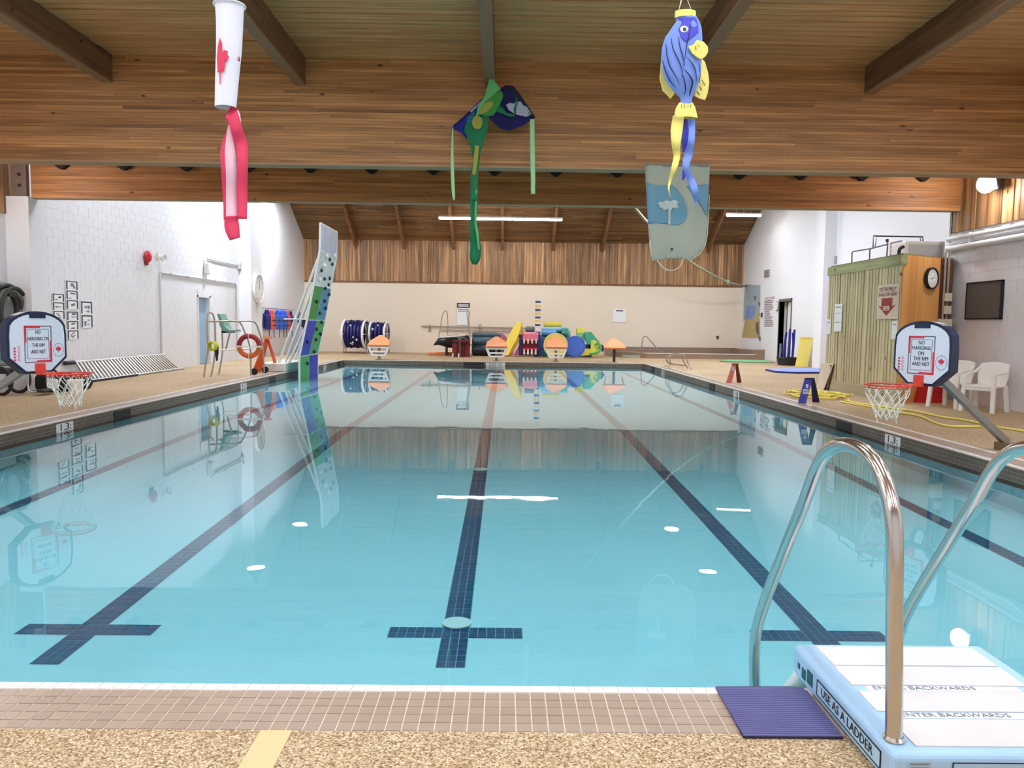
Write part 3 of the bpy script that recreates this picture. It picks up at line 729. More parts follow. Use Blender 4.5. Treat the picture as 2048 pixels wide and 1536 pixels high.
def ribbon(name, pts, y0, m, parent, th=.004, wob=.02):
    """pts = (px, py, width px); a hanging fabric streamer"""
    sp = smooth_path([(p[0], p[1], p[2]) for p in pts], 5); V = []; n = len(sp)
    for lay in (0, 1):
        for i, p in enumerate(sp):
            a = sp[min(i+1, n-1)]-sp[max(i-1, 0)]; d = Vector((a.y, -a.x)).normalized() if (a.x or a.y) else Vector((1, 0))
            hw = max(p.z, .5)/2; yy = y0 + wob*math.sin(i*.55) + lay*th
            for s_ in (-1, 0, 1): V.append(ony(p.x+d.x*hw*s_, p.y+d.y*hw*s_, yy + (wob*.4 if s_ == 0 else 0)))
    FS = []
    for i in range(n-1):
        for k in (0, 1):
            a = i*3+k; FS.append((a, a+1, a+4, a+3)); b_ = a+3*n; FS.append((b_, b_+3, b_+4, b_+1))
        for k in (0, 2):
            a = i*3+k; FS.append((a, a+3, a+3+3*n, a+3*n))
    FS.append((0, 1, 1+3*n, 3*n)); FS.append((1, 2, 2+3*n, 1+3*n)); e = (n-1)*3; FS.append((e, e+1, e+1+3*n, e+3*n)); FS.append((e+1, e+2, e+2+3*n, e+1+3*n))
    o = MB().add(V, FS, True).build(name, m, parent); return fix_normals(o)
# flag windsock
Y1 = 5.4
CRED = mat('windsock_red', (226, 60, 96), .7); PINK = mat('windsock_pale_pink', (240, 196, 210), .7); CWH = mat('windsock_white', (238, 238, 248), .75)
p0 = ony(459, 12, Y1)
t = thing('windsock', 'white and red maple leaf windsock hanging at upper left', 'windsock', (p0.x, p0.y, p0.z))
lf = Loft([(11, 459, 28), (40, 459.5, 26.5), (100, 458, 25), (160, 454, 23), (215, 451, 21)], Y1, .95)
fix_normals(lf.mesh(MB()).build('tube', CWH, t))
c = ony(459, 11, Y1); MB().ring(c, 29/F*Y1, .006, (0, 0, 1)).build('rim_wire', CWH, t)
poly = [(432, 112), (434, 98), (439.5, 74), (443, 88), (444, 104), (450, 99), (452, 102), (458, 104), (456, 112), (458, 116), (450, 128), (448.5, 144), (442, 142), (441, 168), (439.5, 168), (438.5, 144), (434.5, 145), (434, 128)]
poly = [(433.5, 112), (435, 95), (439.5, 74), (443, 86), (443.5, 103), (446, 105), (448, 99), (451, 101), (456, 102), (455, 109), (458, 114), (450, 125), (448, 143), (441.5, 142), (440.8, 169), (439.3, 169), (438.8, 144), (435, 145), (434, 128)]
sheet('maple_leaf', poly, lambda u, v, o: lf.surf(u, v, .012+o), .001, CRED, t, step=4)
poly = [(478, 112), (481, 118), (479.5, 124), (477, 120)]
sheet('maple_leaf_tip', poly, lambda u, v, o: lf.surf(u, v, .012+o), .001, CRED, t)
ribbon('red_streamer', [(466, 215, 8), (462, 230, 18), (455, 240, 12)], Y1-.01, CRED, t)
ribbon('red_streamer', [(469, 214, 12), (466, 228, 22), (474, 262, 24), (483, 290, 24), (485, 330, 22), (484, 380, 22), (484, 438, 20)], Y1-.02, CRED, t)
ribbon('red_streamer', [(458, 262, 10), (450, 300, 18), (452, 350, 18), (455, 400, 18), (455, 440, 16)], Y1+.03, CRED, t)
ribbon('white_streamer', [(459, 250, 6), (460, 300, 20), (463, 350, 22), (463, 400, 22), (463, 435, 22)], Y1-.0, PINK, t)
ribbon('white_streamer', [(470, 214, 3), (476, 228, 7), (480, 246, 5)], Y1-.0, CWH, t)
ribbon('red_streamer', [(462, 432, 26), (464, 455, 30), (470, 478, 22)], Y1-.03, CRED, t, wob=.01)
for dx in (-22, 0, 22): MB().tube([ony(459+dx, 11, Y1), ony(456, -14, Y1)], .0018, 5).build('bridle', NET, t)
q = ony(456, -14, Y1); MB().tube([q, (q.x, q.y, 5.31)], .0018, 5).build('hanging_cord', NET, t)
# fish windsock
Y2 = 5.0
FB = mat('fish_light_blue', (122, 152, 232), .7); FD = mat('fish_deep_blue', (76, 76, 204), .7); FY = mat('fish_yellow', (246, 232, 128), .7)
Z8 = lambda pts: [(1290+x/3.575, y/3.575) for x, y in pts]
p0 = ony(1370, 30, Y2)
t = thing('fish_windsock', 'blue and yellow striped fish windsock hanging at upper right', 'windsock', (p0.x, p0.y, p0.z))
rows = [(110, 288, 70), (150, 305, 78), (200, 295, 105), (270, 275, 130), (340, 265, 138), (420, 265, 142), (500, 268, 135), (570, 272, 122), (640, 280, 85), (690, 292, 48), (715, 294, 37), (745, 292, 38)]
lf2 = Loft([(y/3.575, 1290+x/3.575, w_/3.575) for y, x, w_ in rows], Y2, .62)
fix_normals(lf2.mesh(MB(), 32, .035, 4).build('body', FB, t))
band = Loft([(84/3.575, 1290+288/3.575, 73/3.575), (132/3.575, 1290+288/3.575, 74/3.575)], Y2, .66)
fix_normals(band.mesh(MB()).build('mouth_band', FY, t))
on2 = lambda u, v, o: lf2.surf(u, v, .006+o)
sheet('face_patch', Z8([(236, 125), (300, 122), (370, 125), (380, 180), (385, 235), (350, 262), (318, 282), (300, 302), (262, 268), (236, 215)]), on2, .001, FD, t, step=3)
sheet('eye', Z8([(280+30*math.cos(a*.393), 208+24*math.sin(a*.393)) for a in range(16)]), lambda u, v, o: lf2.surf(u, v, .010+o), .001, WPL, t, step=3)
sheet('pupil', Z8([(284+14*math.cos(a*.393), 209+13*math.sin(a*.393)) for a in range(16)]), lambda u, v, o: lf2.surf(u, v, .014+o), .001, mat('pupil', (60, 80, 90), .4), t)
def stripe(pts, w_=7):
    sp = smooth_path([(x, y, 0) for x, y in pts], 4); l_ = []; r_ = []
    for i, p in enumerate(sp):
        a = sp[min(i+1, len(sp)-1)]-sp[max(i-1, 0)]; d = Vector((a.y, -a.x)).normalized(); q = w_/2*math.sin(math.pi*(i+.6)/(len(sp)+.2))+.6
        l_.append((p.x+d.x*q, p.y+d.y*q)); r_.append((p.x-d.x*q, p.y-d.y*q))
    sheet('stripe', Z8(l_ + r_[::-1]), lambda u, v, o: lf2.surf(u, v, .007+o), .001, mat('navy_stripe', (24, 36, 84), .7), t, step=5)
stripe([(148, 310), (155, 390), (175, 470), (215, 540), (250, 610)]); stripe([(190, 270), (198, 340), (240, 430), (265, 500), (268, 560)])
stripe([(240, 260), (250, 330), (270, 400), (285, 470)]); stripe([(125, 430), (145, 510), (180, 580), (225, 630)])
stripe([(275, 490), (320, 540), (340, 590), (325, 650), (318, 690)], 12); stripe([(265, 520), (285, 590), (290, 640), (280, 680)], 8)
stripe([(295, 405), (335, 450), (360, 500), (372, 590)]); stripe([(385, 450), (395, 520), (390, 590)], 5); stripe([(330, 140), (325, 200), (305, 290), (290, 380), (275, 480)], 6)
def flat(name, poly, dy, m, parent, y0, th=.006, conv=None, curve=.0, step=None):
    pp = conv(poly) if conv else poly
    return sheet(name, pp, lambda u, v, o: ony(u, v, y0+dy+o+curve*math.sin(u*.09)+curve*math.sin(v*.06)), th, m, parent, step=step)
flat('back_fin', [(150, 250), (128, 330), (118, 400), (103, 560), (125, 650), (150, 672), (182, 710), (218, 660), (200, 560)], .06, FY, t, Y2, conv=Z8, curve=.006, step=4)
flat('belly_fin', [(395, 410), (428, 440), (452, 520), (460, 590), (448, 670), (430, 716), (385, 705), (350, 685), (362, 620), (380, 560)], .05, FY, t, Y2, conv=Z8, curve=.006, step=4)
flat('side_fin', [(308, 332), (345, 318), (372, 285), (420, 298), (450, 335), (452, 370), (435, 402), (405, 428), (370, 412), (335, 380)], -.085, FY, t, Y2, conv=Z8, curve=.005, step=4)
for a in ([(360, 330), (366, 360)], [(375, 320), (395, 335)]): flat('fin_mark', [(a[0][0]-2, a[0][1]), (a[0][0]+3, a[0][1]), (a[1][0]+2, a[1][1]), (a[1][0]-3, a[1][1])], -.1, INK, t, Y2, .001, conv=Z8)
for a in ([(405, 570), (432, 612)], [(386, 612), (408, 645)], [(368, 650), (392, 680)]): flat('fin_mark', [(a[0][0]-2, a[0][1]), (a[0][0]+4, a[0][1]), (a[1][0]+2, a[1][1]), (a[1][0]-4, a[1][1])], .04, INK, t, Y2, .001, conv=Z8)
tl = Loft([(y/3.575, 1290+x/3.575, w_/3.575) for y, x, w_ in ((735, 292, 46), (770, 290, 66), (810, 288, 76), (842, 292, 80))], Y2, .4)
fix_normals(tl.mesh(MB(), 28, .06, 4).build('tail_fin', FY, t))
for x in (262, 285, 308, 328): flat('fin_mark', [(x-2, 745), (x+2, 745), (x+1, 772), (x-3, 772)], -.07, INK, t, Y2, .001, conv=Z8)
W8 = lambda pts: [(1290+x/3.575, y/3.575, w_/3.575) for x, y, w_ in pts]
ribbon('yellow_streamer', W8([(240, 830, 80), (226, 930, 85), (222, 1040, 62), (228, 1120, 48), (208, 1200, 40), (180, 1290, 22), (170, 1350, 10), (185, 1420, 6)]), Y2-.03, FY, t)
ribbon('deep_blue_streamer', W8([(292, 840, 22), (290, 920, 50), (288, 1010, 48), (282, 1090, 24)]), Y2+.03, FD, t)
ribbon('light_blue_streamer', W8([(330, 850, 52), (336, 930, 46), (328, 1030, 50), (310, 1110, 62), (292, 1190, 46), (322, 1270, 50), (352, 1340, 48), (360, 1410, 36), (366, 1465, 8)]), Y2-.01, FB, t)
ribbon('deep_blue_streamer', W8([(290, 1180, 20), (280, 1240, 30), (272, 1290, 8)]), Y2+.03, FD, t)
for dx in (-15, 15): MB().tube([ony(1370+dx*.9, 24, Y2), ony(1369, -18, Y2)], .002, 5).build('bridle', NET, t)
MB().tube([ony(1357, 24, Y2), ony(1366, -18, Y2)], .002, 5).build('bridle', NET, t)
q = ony(1368, -18, Y2); MB().tube([q, (q.x, q.y, 5.31)], .002, 5).build('hanging_cord', NET, t)
# frog kite
Y3 = 11.55
K5 = lambda pts: [(880+x/5.69, 130+y/5.69) for x, y in pts]
p0 = ony(980, 150, Y3)
t = thing('frog_kite', 'crumpled blue and green kite with a long green tail hanging from a roof beam', 'kite', (p0.x, p0.y, p0.z))
KN = mat('kite_navy', (14, 12, 84), .8); KB = mat('kite_blue', (22, 34, 130), .8); KG = mat('kite_light_green', (100, 186, 112), .8); KM = mat('kite_mid_green', (62, 144, 60), .8)
KT = mat('kite_teal_green', (22, 116, 76), .8); KY = mat('kite_yellow', (160, 160, 66), .8); KW = mat('kite_grey_white', (176, 174, 196), .8); KK = mat('kite_dark_navy', (14, 14, 50), .8)
kf = dict(conv=K5, curve=.03, step=6)
flat('right_wing', [(690, 275), (740, 235), (830, 245), (900, 330), (1000, 470), (1080, 600), (1020, 640), (940, 690), (860, 725), (790, 745), (700, 730), (640, 680), (560, 610), (600, 420)], .05, KN, t, Y3, **kf)
flat('wing_edge', [(700, 262), (745, 228), (835, 240), (905, 325), (1085, 595), (1050, 615), (960, 500), (880, 400), (800, 300)], .035, KK, t, Y3, **kf)
flat('left_wing', [(500, 370), (430, 430), (340, 520), (240, 610), (145, 690), (160, 740), (240, 770), (300, 840), (450, 700), (560, 560)], .05, KB, t, Y3, **kf)
flat('head', [(565, 132), (612, 160), (685, 270), (600, 350), (520, 410), (440, 560), (400, 600), (430, 480), (500, 370), (540, 240)], .0, KG, t, Y3, **kf)
flat('cheek', [(560, 385), (640, 290), (705, 300), (722, 355), (690, 440), (655, 510), (600, 580), (520, 580), (430, 570), (470, 470)], .015, KM, t, Y3, **kf)
flat('belly_patch', [(545, 405), (605, 415), (605, 470), (540, 530), (430, 572), (430, 540), (480, 470)], .0, KY, t, Y3, **kf)
flat('body', [(300, 640), (370, 560), (460, 590), (552, 570), (545, 720), (505, 850), (465, 980), (430, 1240), (432, 1545), (342, 1545), (350, 1240), (375, 1080), (350, 930), (300, 800), (270, 745)], .03, KT, t, Y3, **kf)
flat('yellow_disc', [(425+62*math.cos(a*.393), 652+80*math.sin(a*.393)) for a in range(16)], .0, KY, t, Y3, **kf)
flat('yellow_strip', [(400, 905), (445, 920), (432, 1100), (405, 1240), (382, 1262), (366, 1230), (378, 1080)], .01, KY, t, Y3, **kf)
flat('cloud_patch', [(750, 455), (790, 430), (840, 440), (870, 415), (920, 415), (950, 460), (985, 470), (1045, 560), (980, 590), (870, 565), (830, 545), (780, 510)], .02, KW, t, Y3, **kf)
flat('frog_arm', [(640, 530), (660, 470), (700, 470), (760, 545), (850, 565), (855, 585), (790, 590), (730, 565)], .01, KT, t, Y3, **kf)
flat('frog_arm', [(850, 560), (835, 500), (862, 420), (872, 350), (885, 420), (868, 500), (862, 570)], .01, KT, t, Y3, **kf)
flat('wing_print', [(345, 520), (500, 385), (500, 400), (400, 500), (350, 540)], .03, KW, t, Y3, **kf)
flat('wing_print', [(300, 600), (380, 520), (410, 530), (340, 690), (310, 690)], .03, mat('kite_mid_blue', (40, 100, 160), .8), t, Y3, **kf)
ribbon('tail', [(948, 400, 15), (947, 440, 13), (948, 465, 17), (951, 495, 22), (950, 515, 22), (949, 529, 10)], Y3, KT, t, wob=.03)
ribbon('tail_stripe', [(953, 380, 4), (951, 440, 4), (955, 470, 5), (958, 500, 4)], Y3-.04, KG, t, wob=.03)
ribbon('streamer', [(905.5, 258, 2), (904.5, 300, 5), (905, 350, 7), (907, 388, 6), (908, 400, 3)], Y3, mat('pale_green_ribbon', (168, 216, 158), .8), t)
ribbon('streamer', [(1064.5, 238, 9), (1065, 300, 9.5), (1066, 350, 9), (1066, 388, 8.5)], Y3, mat('pale_green_ribbon', (168, 216, 158), .8), t)
q = ony(980, 153, Y3); MB().tube([q, (q.x, q.y, 4.9)], .003, 5).build('hanging_cord', NET, t)
MB().tube([ony(1002, 176, Y3+.07), ony(1069, 236, Y3+.07)], .006, 6).build('spar', KK, t); MB().tube([ony(992, 172, Y3+.07), ony(906, 255, Y3+.07)], .006, 6).build('spar', KK, t)
# beach flag
Y4 = 11.7
F5 = lambda pts: [(1260+x/5.297, 310+y/5.297) for x, y in pts]
p0 = ony(1355, 330, Y4)
t = thing('beach_flag', 'grey green banner with blue wave and palm tree hanging below the big beam', 'banner', (p0.x, p0.y, p0.z))
FG = mat('banner_grey_green', (172, 178, 162), .85, noise=.03, nscale=5); FBL = mat('banner_blue', (112, 158, 180), .85); FP = mat('banner_pale', (196, 204, 200), .85); FE = mat('banner_hem', (206, 214, 196), .8)
ff = dict(conv=F5, curve=.035, step=7)
flat('cloth', [(155, 100), (300, 112), (480, 112), (680, 108), (848, 100), (838, 300), (822, 560), (826, 720), (815, 860), (795, 950), (740, 1040), (640, 1108), (560, 1100), (430, 1095), (300, 1110), (235, 1118), (205, 950), (190, 740), (172, 400)], 0, FG, t, Y4, th=.004, **ff)
flat('wave_print', [(172, 290), (240, 312), (320, 322), (440, 312), (500, 360), (560, 450), (600, 560), (604, 640), (580, 700), (520, 742), (400, 730), (290, 718), (190, 728), (176, 480)], -.014, FBL, t, Y4, th=.002, **ff)
flat('wave_print', [(600, 325), (700, 320), (834, 308), (824, 480), (812, 650), (770, 570), (720, 490), (660, 410)], -.014, FBL, t, Y4, th=.002, **ff)
flat('palm_crown', [(290, 520), (320, 490), (350, 500), (380, 478), (430, 490), (470, 470), (515, 500), (500, 520), (512, 550), (485, 575), (450, 560), (440, 585), (400, 570), (350, 590), (340, 560), (305, 555), (315, 535)], -.028, FP, t, Y4, th=.002, **ff)
flat('palm_trunk', [(405, 575), (432, 575), (428, 740), (404, 740)], -.028, FP, t, Y4, th=.002, **ff)
flat('hem', [(838, 420), (846, 420), (832, 720), (822, 860), (802, 955), (745, 1050), (645, 1118), (640, 1108), (740, 1040), (795, 950), (815, 860), (826, 720)], -.02, FE, t, Y4, th=.003, **ff)
flat('hem', [(205, 900), (214, 900), (240, 1100), (268, 1118), (235, 1120), (205, 950)], -.02, FE, t, Y4, th=.003, **ff)
g_ = smooth_path([ony(1260+x/5.297, 310+y/5.297, Y4-.01) for x, y in ((285, 1112), (320, 1160), (370, 1205), (430, 1222), (490, 1210), (535, 1170), (562, 1105))])
MB().tube(g_, .008, 6).build('wire_loop', NET, t)
MB().lathe([(.018, 0), (.018, .01)], ony(1344, 498, Y4-.06), (0, 1, 0), 12).build('grommet', DKMET, t)
for px in (1290, 1420):
    q = ony(px, 329, Y4); MB().tube([q, (q.x, 11.98, 3.76)], .003, 5).build('hanging_cord', NET, t)
MB().tube([ony(1289, 329, Y4), ony(1421, 329, Y4)], .009, 8).build('top_rod', GALV, t)
# rope swing tied back to the right wall
pr = [(1492, 572, 34.3), (1478, 570, 34.0), (1455, 564, 33.5), (1420, 547, 32.6), (1382, 524, 31.8), (1340, 489, 31), (1300, 450, 30.2), (1272, 418, 29.6), (1245, 385, 29.2)]
P3 = [ony(*p) for p in pr]; d = (P3[-1]-P3[-2]).normalized(); P3.append(P3[-1]+d*((8.45-P3[-1].z)/d.z)); P3[0] = onx(1492, 572, XRF-.04)
t = thing('rope_swing', 'thick grey green rope tied back from the far ceiling to the right wall', 'rope', P3[0])
MB().tube(smooth_path(P3), .05, 8).build('rope', mat('grey_green_rope', (150, 150, 128), .8, noise=.2, nscale=20), t)
MB().ball(P3[2], .11, 6).build('knot', mat('grey_green_rope', (150, 150, 128), .8), t); MB().lathe([(.05, 0), (.05, .02)], P3[0], (-1, 0, 0), 10).build('wall_hook', DKMET, t)

# ================================================================ LEFT SIDE
XW = XL+.012
# door
t = wl
MB().box((XL-.14, dY0+.02, .02), (XL-.10, dY1-.02, 2.08)).build('door_1', mat('pale_blue_door', (150, 184, 210), .5), None, kind='structure', label='pale blue door in the left wall')
fr = MB(); fr.box((XL-.2, dY0-.01, 0), (XW+.02, dY0+.05, 2.12)); fr.box((XL-.2, dY1-.05, 0), (XW+.02, dY1+.06, 2.12)); fr.box((XL-.2, dY0-.01, 2.06), (XW+.02, dY1+.06, 2.3))
fr.build('trim_2', WHITE, None, kind='structure', label='white frame around the pale blue door')
MB().lathe([(.025, 0), (.02, .05), (.035, .07), (.0, .09)], (XL-.1, dY0+.12, 1.0), (1, 0, 0), 12).build('door_handle', STEEL, bpy.data.objects['door_1'])
def onwall(px, py): return onx(px, py, XW)
p = onwall(291, 513)
t = thing('alarm_bell', 'round red fire alarm bell high on the left wall', 'alarm', p)
MB().lathe([(.02, 0), (.02, .03), (.15, .035), (.16, .06), (.13, .11), (.04, .14), (0, .145)], p, (1, 0, 0), 24).build('gong', RED, t); MB().box((XW, p.y-.06, p.z-.22), (XW+.05, p.y+.06, p.z-.1)).build('back_box', mat('bell_box', (150, 30, 34), .5), t)
p = onwall(315, 514)
t = thing('wall_speaker', 'small white horn speaker beside the red alarm bell', 'speaker', p)
MB().lathe([(.05, 0), (.05, .05), (.04, .06), (.12, .2), (.115, .2), (.02, .08)], p, (1, 0, -.2), 16).build('horn', WPL, t); MB().box((XW, p.y-.05, p.z-.05), (XW+.05, p.y+.05, p.z+.12)).build('bracket', WPL, t)
p = onwall(409, 540)
t = thing('wall_lamp', 'white bulkhead fitting above the blue door', 'lamp', p)
MB().rbox((XW+.09, p.y, p.z+.05), (.16, .2, .36), .04).build('housing', WPL, t); MB().box((XW, p.y-.06, p.z-.25), (XW+.05, p.y+.06, p.z+.3)).build('bracket', WHITE, t)
pipe = mat('pipe_grey_paint', (196, 198, 194), .5)
t = thing('wall_conduit', 'pale grey conduit running up and across above the blue door', 'pipe', onwall(322, 700))
def wp(px, py, d=.03): q_ = onx(px, py, XW+d); return q_
a, b_, c, d = wp(322, 702), wp(320, 545), wp(472, 568), wp(475, 682)
MB().tube([(XW+.03, b_.y, .02), (XW+.03, b_.y, b_.z-.06), (XW+.03, b_.y+.06, b_.z), (XW+.03, 26.7, c.z+.02), (XW+.03, 26.8, c.z-.06), (XW+.03, 26.8, .3)], .024, 8).build('pipe', pipe, t)
for y in (21.6, 22.8, 24.9, 26.0): MB().box((XW, y-.02, b_.z-.03), (XW+.06, y+.02, b_.z+.035)).build('clip', pipe, t)
t = thing('upper_conduit', 'short pale conduit with end box near the far pilaster', 'pipe', wp(415, 517))
a, b_ = wp(415, 517), wp(484, 531); MB().tube([a, (a.x, 27.1, a.z)], .022, 8).build('pipe', pipe, t); MB().box((XW, 27.02, a.z-.12), (XW+.1, 27.17, a.z+.08)).build('junction_box', pipe, t)
# posters: stacked sheets with printed frames
GP = mat('print_grey', (128, 134, 150), .8); GD = mat('print_dark', (70, 74, 92), .8)
def poster(x0, y0, x1, y1, rows, label, seed):
    a, b_ = onwall(x0, y0), onwall(x1, y1); Y0_, Y1_ = a.y, b_.y; z1, z0 = a.z, onx(x0, y1, XW).z
    r = random.Random(seed); t = thing('poster', label, 'poster', (XW, (Y0_+Y1_)/2, z0), 'safety posters on the left wall')
    MB().box((XW, Y0_, z0), (XW+.012, Y1_, z1)).build('sheet', PAPER, t)
    hh = (z1-z0)/rows
    for i in range(rows):
        zb = z0+i*hh; m_ = MB(); f_ = MB()
        w_ = Y1_-Y0_
        f_.box((XW+.012, Y0_+.03*w_, zb+.05*hh), (XW+.014, Y0_+.14*w_, zb+.95*hh)); f_.box((XW+.012, Y1_-.14*w_, zb+.05*hh), (XW+.014, Y1_-.03*w_, zb+.95*hh))
        f_.box((XW+.012, Y0_+.14*w_, zb+.84*hh), (XW+.014, Y1_-.14*w_, zb+.95*hh))
        for k in range(5):
            yy = Y0_+r.uniform(.2, .6)*w_; zz = zb+r.uniform(.1, .65)*hh
            m_.box((XW+.012, yy, zz), (XW+.0135, yy+r.uniform(.08, .25)*w_, zz+r.uniform(.05, .2)*hh))
        f_.build('printed_border', GD, t); m_.build('printed_picture', GP, t, kind='stuff')
poster(103, 586, 129, 638, 3, 'leftmost black and white poster on the left wall', 1); poster(130, 560, 156, 618, 3, 'topmost black and white poster on the left wall', 2)
poster(132, 622, 157, 679, 3, 'lowest black and white poster, under the topmost one', 3); poster(160, 601, 185, 656, 2, 'rightmost black and white poster on the left wall', 4)
# long aluminium ladder ramp leaning on its side
t = thing('aluminium_ladder', 'long silver ladder lying on its side against the left wall', 'ladder', (-9.0, 18.2, 0))
A0, A1 = Vector((-8.87, 15.0, .03)), Vector((-8.87, 21.4, .03)); B0, B1 = Vector((-9.22, 16.6, .42)), Vector((-9.22, 21.0, .42))
al = mat('aluminium', (206, 204, 198), .35, metal=.6)
MB().tube([A0, A1], .03, 8).build('lower_side_rail', al, t); MB().tube([B0, B1], .03, 8).build('upper_side_rail', al, t)
for i in range(30):
    f = (i+.5)/30; a = A0.lerp(A1, .22+f*.74); b_ = B0.lerp(B1, f*.98)
    MB().cbox((a+b_)/2, (.035, .05, (b_-a).length), Vector((0, 0, 1)).rotation_difference(b_-a).to_matrix()).build('rung', al, t)
MB().cyl(B0+Vector((0, -.35, 0)), B0, .045, 10).build('rubber_foot', BLACK, t)
MB().box((-8.83, 14.8, .0), (-8.80, 18.6, .05)).build('dark_edge', DKMET, t)
# hoses and equipment near the first pilaster
t = thing('coiled_vacuum_hose', 'thick grey green vacuum hose coiled on the near left wall', 'hose', (XW, 14.3, 1.1))
HG = mat('hose_grey_green', (92, 98, 84), .6); HD = mat('hose_dark', (44, 44, 40), .6)
for k, (y, z, R, rr, m_) in enumerate(((14.28, 1.5, .37, .055, HG), (14.32, 1.48, .46, .045, HD), (14.2, 1.52, .30, .05, HD), (14.25, 1.45, .40, .05, HG), (14.3, 1.4, .50, .035, HD))):
    MB().ring((XW+.11+k*.05, y, z), R, rr, (1, .06*(k-2), 0), 36, 8).build('hose_loop', m_, t)
MB().tube([(XW+.1, 13.6, 1.75), (XW+.12, 14.0, 1.98), (XW+.12, 14.4, 1.93), (XW+.12, 14.62, 1.7)], .06, 8).build('hose_end', mat('hose_pale', (128, 140, 128), .5), t)
MB().box((XW, 14.15, 1.74), (XW+.3, 14.35, 1.82)).build('wall_bracket', DKMET, t)
t = thing('folded_wheelchair', 'black and grey pool wheelchair standing low by the left wall', 'wheelchair', (-8.6, 13.8, 0))
for y in (13.45, 13.95): MB().ring((-8.75, y, .25), .23, .03, (.2, 1, 0), 28, 8).build('wheel', BLACK, t)
MB().rbox((-8.6, 13.7, .42), (.5, .5, .09), .03).build('seat', mat('black_vinyl', (30, 32, 38), .45), t)
MB().rbox((-8.88, 13.7, .75), (.09, .5, .5), .03).build('backrest', mat('grey_vinyl', (128, 138, 132), .6), t)
MB().tube(smooth_path([(-8.9, 13.42, .98), (-8.85, 13.42, .6), (-8.3, 13.42, .55), (-8.25, 13.42, .12), (-8.1, 13.42, .08)]), .018).build('side_frame', STEEL, t)
MB().tube(smooth_path([(-8.9, 13.98, .98), (-8.85, 13.98, .6), (-8.3, 13.98, .55), (-8.25, 13.98, .12), (-8.1, 13.98, .08)]), .018).build('side_frame', STEEL, t)
MB().rbox((-8.12, 13.7, .08), (.2, .42, .04), .015).build('footrest', BLACK, t)
t = thing('equipment_bag', 'low black bag with white pocket near the left wall corner', 'bag', (-8.35, 14.35, 0))
MB().rbox((-8.35, 14.4, .17), (.55, .5, .34), .1, 4).build('body', mat('black_canvas', (34, 34, 38), .8, bump=.3, bscale=20), t); MB().rbox((-8.25, 14.13, .15), (.2, .05, .2), .02).build('pocket', WPL, t)
MB().tube(smooth_path([(-8.55, 14.3, .3), (-8.4, 14.25, .46), (-8.2, 14.3, .32)]), .018).build('handle', BLACK, t)
t = thing('white_pool_tub', 'small white tub between the black bag and the wheelchair', 'tub', (-7.95, 14.0, 0))
MB().lathe([(.10, 0), (.13, .22), (.14, .22), (.14, .24), (.12, .24), (.1, .02)], (-7.78, 14.05, .0)).build('shell', WPL, t); MB().ring((-7.78, 14.05, .24), .138, .008).build('rim', WPL, t)
t = thing('black_roller_bag', 'long dark roll lying at the foot of the near pilaster', 'bag', (-8.3, 14.9, 0))
MB().tube([(-8.66, 14.98, .14), (-8.6, 14.97, .14), (-8.0, 14.85, .13), (-7.95, 14.84, .13)], [.08, .13, .13, .08], 14).build('roll', mat('black_canvas', (34, 34, 38), .8), t)
for x in (-8.45, -8.15): MB().ring((x, 14.92-(x+8.3)*.2, .135), .135, .012, (1, -.17, 0), 20, 6).build('strap', GALV, t)
# lifeguard chair
def nf(px, py): return ony(px, py, 18.4+(px-408)*.7/94)
def ffr(px, py): return ony(px, py, 19.3+(px-436)*.9/92)
t = thing('lifeguard_chair', 'low lifeguard chair of steel tube with a pale green seat beside the pool', 'chair', onz(460, 752, 0))
zz = lambda p, z: Vector((p.x, p.y, z))
def leg(pts, nm='leg'): MB().tube(smooth_path(pts), .021, 8).build(nm, mat('tube_steel', (176, 168, 156), .3, metal=.8), t)
leg([zz(nf(408, 755), .01), nf(411, 730), nf(415.5, 700), nf(414, 655), nf(414.5, 632), nf(419, 625), nf(425, 628), nf(429, 640), nf(430.5, 670), nf(430, 700), nf(427, 728), zz(nf(422, 755), .01)], 'ladder_side')
leg([nf(414, 643), nf(440, 642.5), nf(472, 642), nf(482, 648), nf(488, 661), nf(496, 680), nf(500.5, 698), nf(501.5, 725), zz(nf(502, 752), .02)], 'arm_rail')
leg([ffr(428, 643), ffr(470, 642.5), ffr(503, 642.5), ffr(512, 648), ffr(517, 660), ffr(523, 680), ffr(526, 702), ffr(527.5, 722), zz(ffr(528.5, 744), .02)], 'arm_rail')
leg([zz(ffr(437, 751), .01), ffr(441, 730), ffr(445, 700), ffr(444, 660), ffr(444, 645)])
MB().tube([nf(418, 701), nf(445, 700), nf(500, 698)], .018, 8).build('cross_tube', WPL, t); MB().tube([ffr(445, 699), ffr(525, 697)], .018, 8).build('cross_tube', WPL, t)
leg([ony(460, 664, 19.0), ony(456, 680, 19.0), ony(452, 698, 19.0)], 'seat_post')
SG = mat('seat_green', (128, 170, 158), .5)
prof = [(434, 628), (439, 628), (444, 640), (448, 652), (454, 658), (462, 660), (470, 660), (470, 663), (455, 664), (444, 661), (439, 650), (437, 638)]
sh = sheet('seat_shell', prof, lambda u, v, o: ony(u, v, 18.85)+Vector((0, o, 0)), .42, SG, t, smooth=False)
MB().tube([ony(444, 664, 19.05), ony(470, 663, 19.05)], .03, 8).build('seat_bracket', DKMET, t); MB().tube([ony(468, 661, 19.0), ony(480, 659.5, 19.0)], .008, 6).build('seat_arm', GALV, t)
for p in (onz(509, 750, 0), onz(530.5, 746, 0)):
    MB().lathe([(.085, 0), (.085, .05)], (p.x+.0, p.y-.02, .085), (0, 1, 0), 18).build('wheel', BLACK, t)
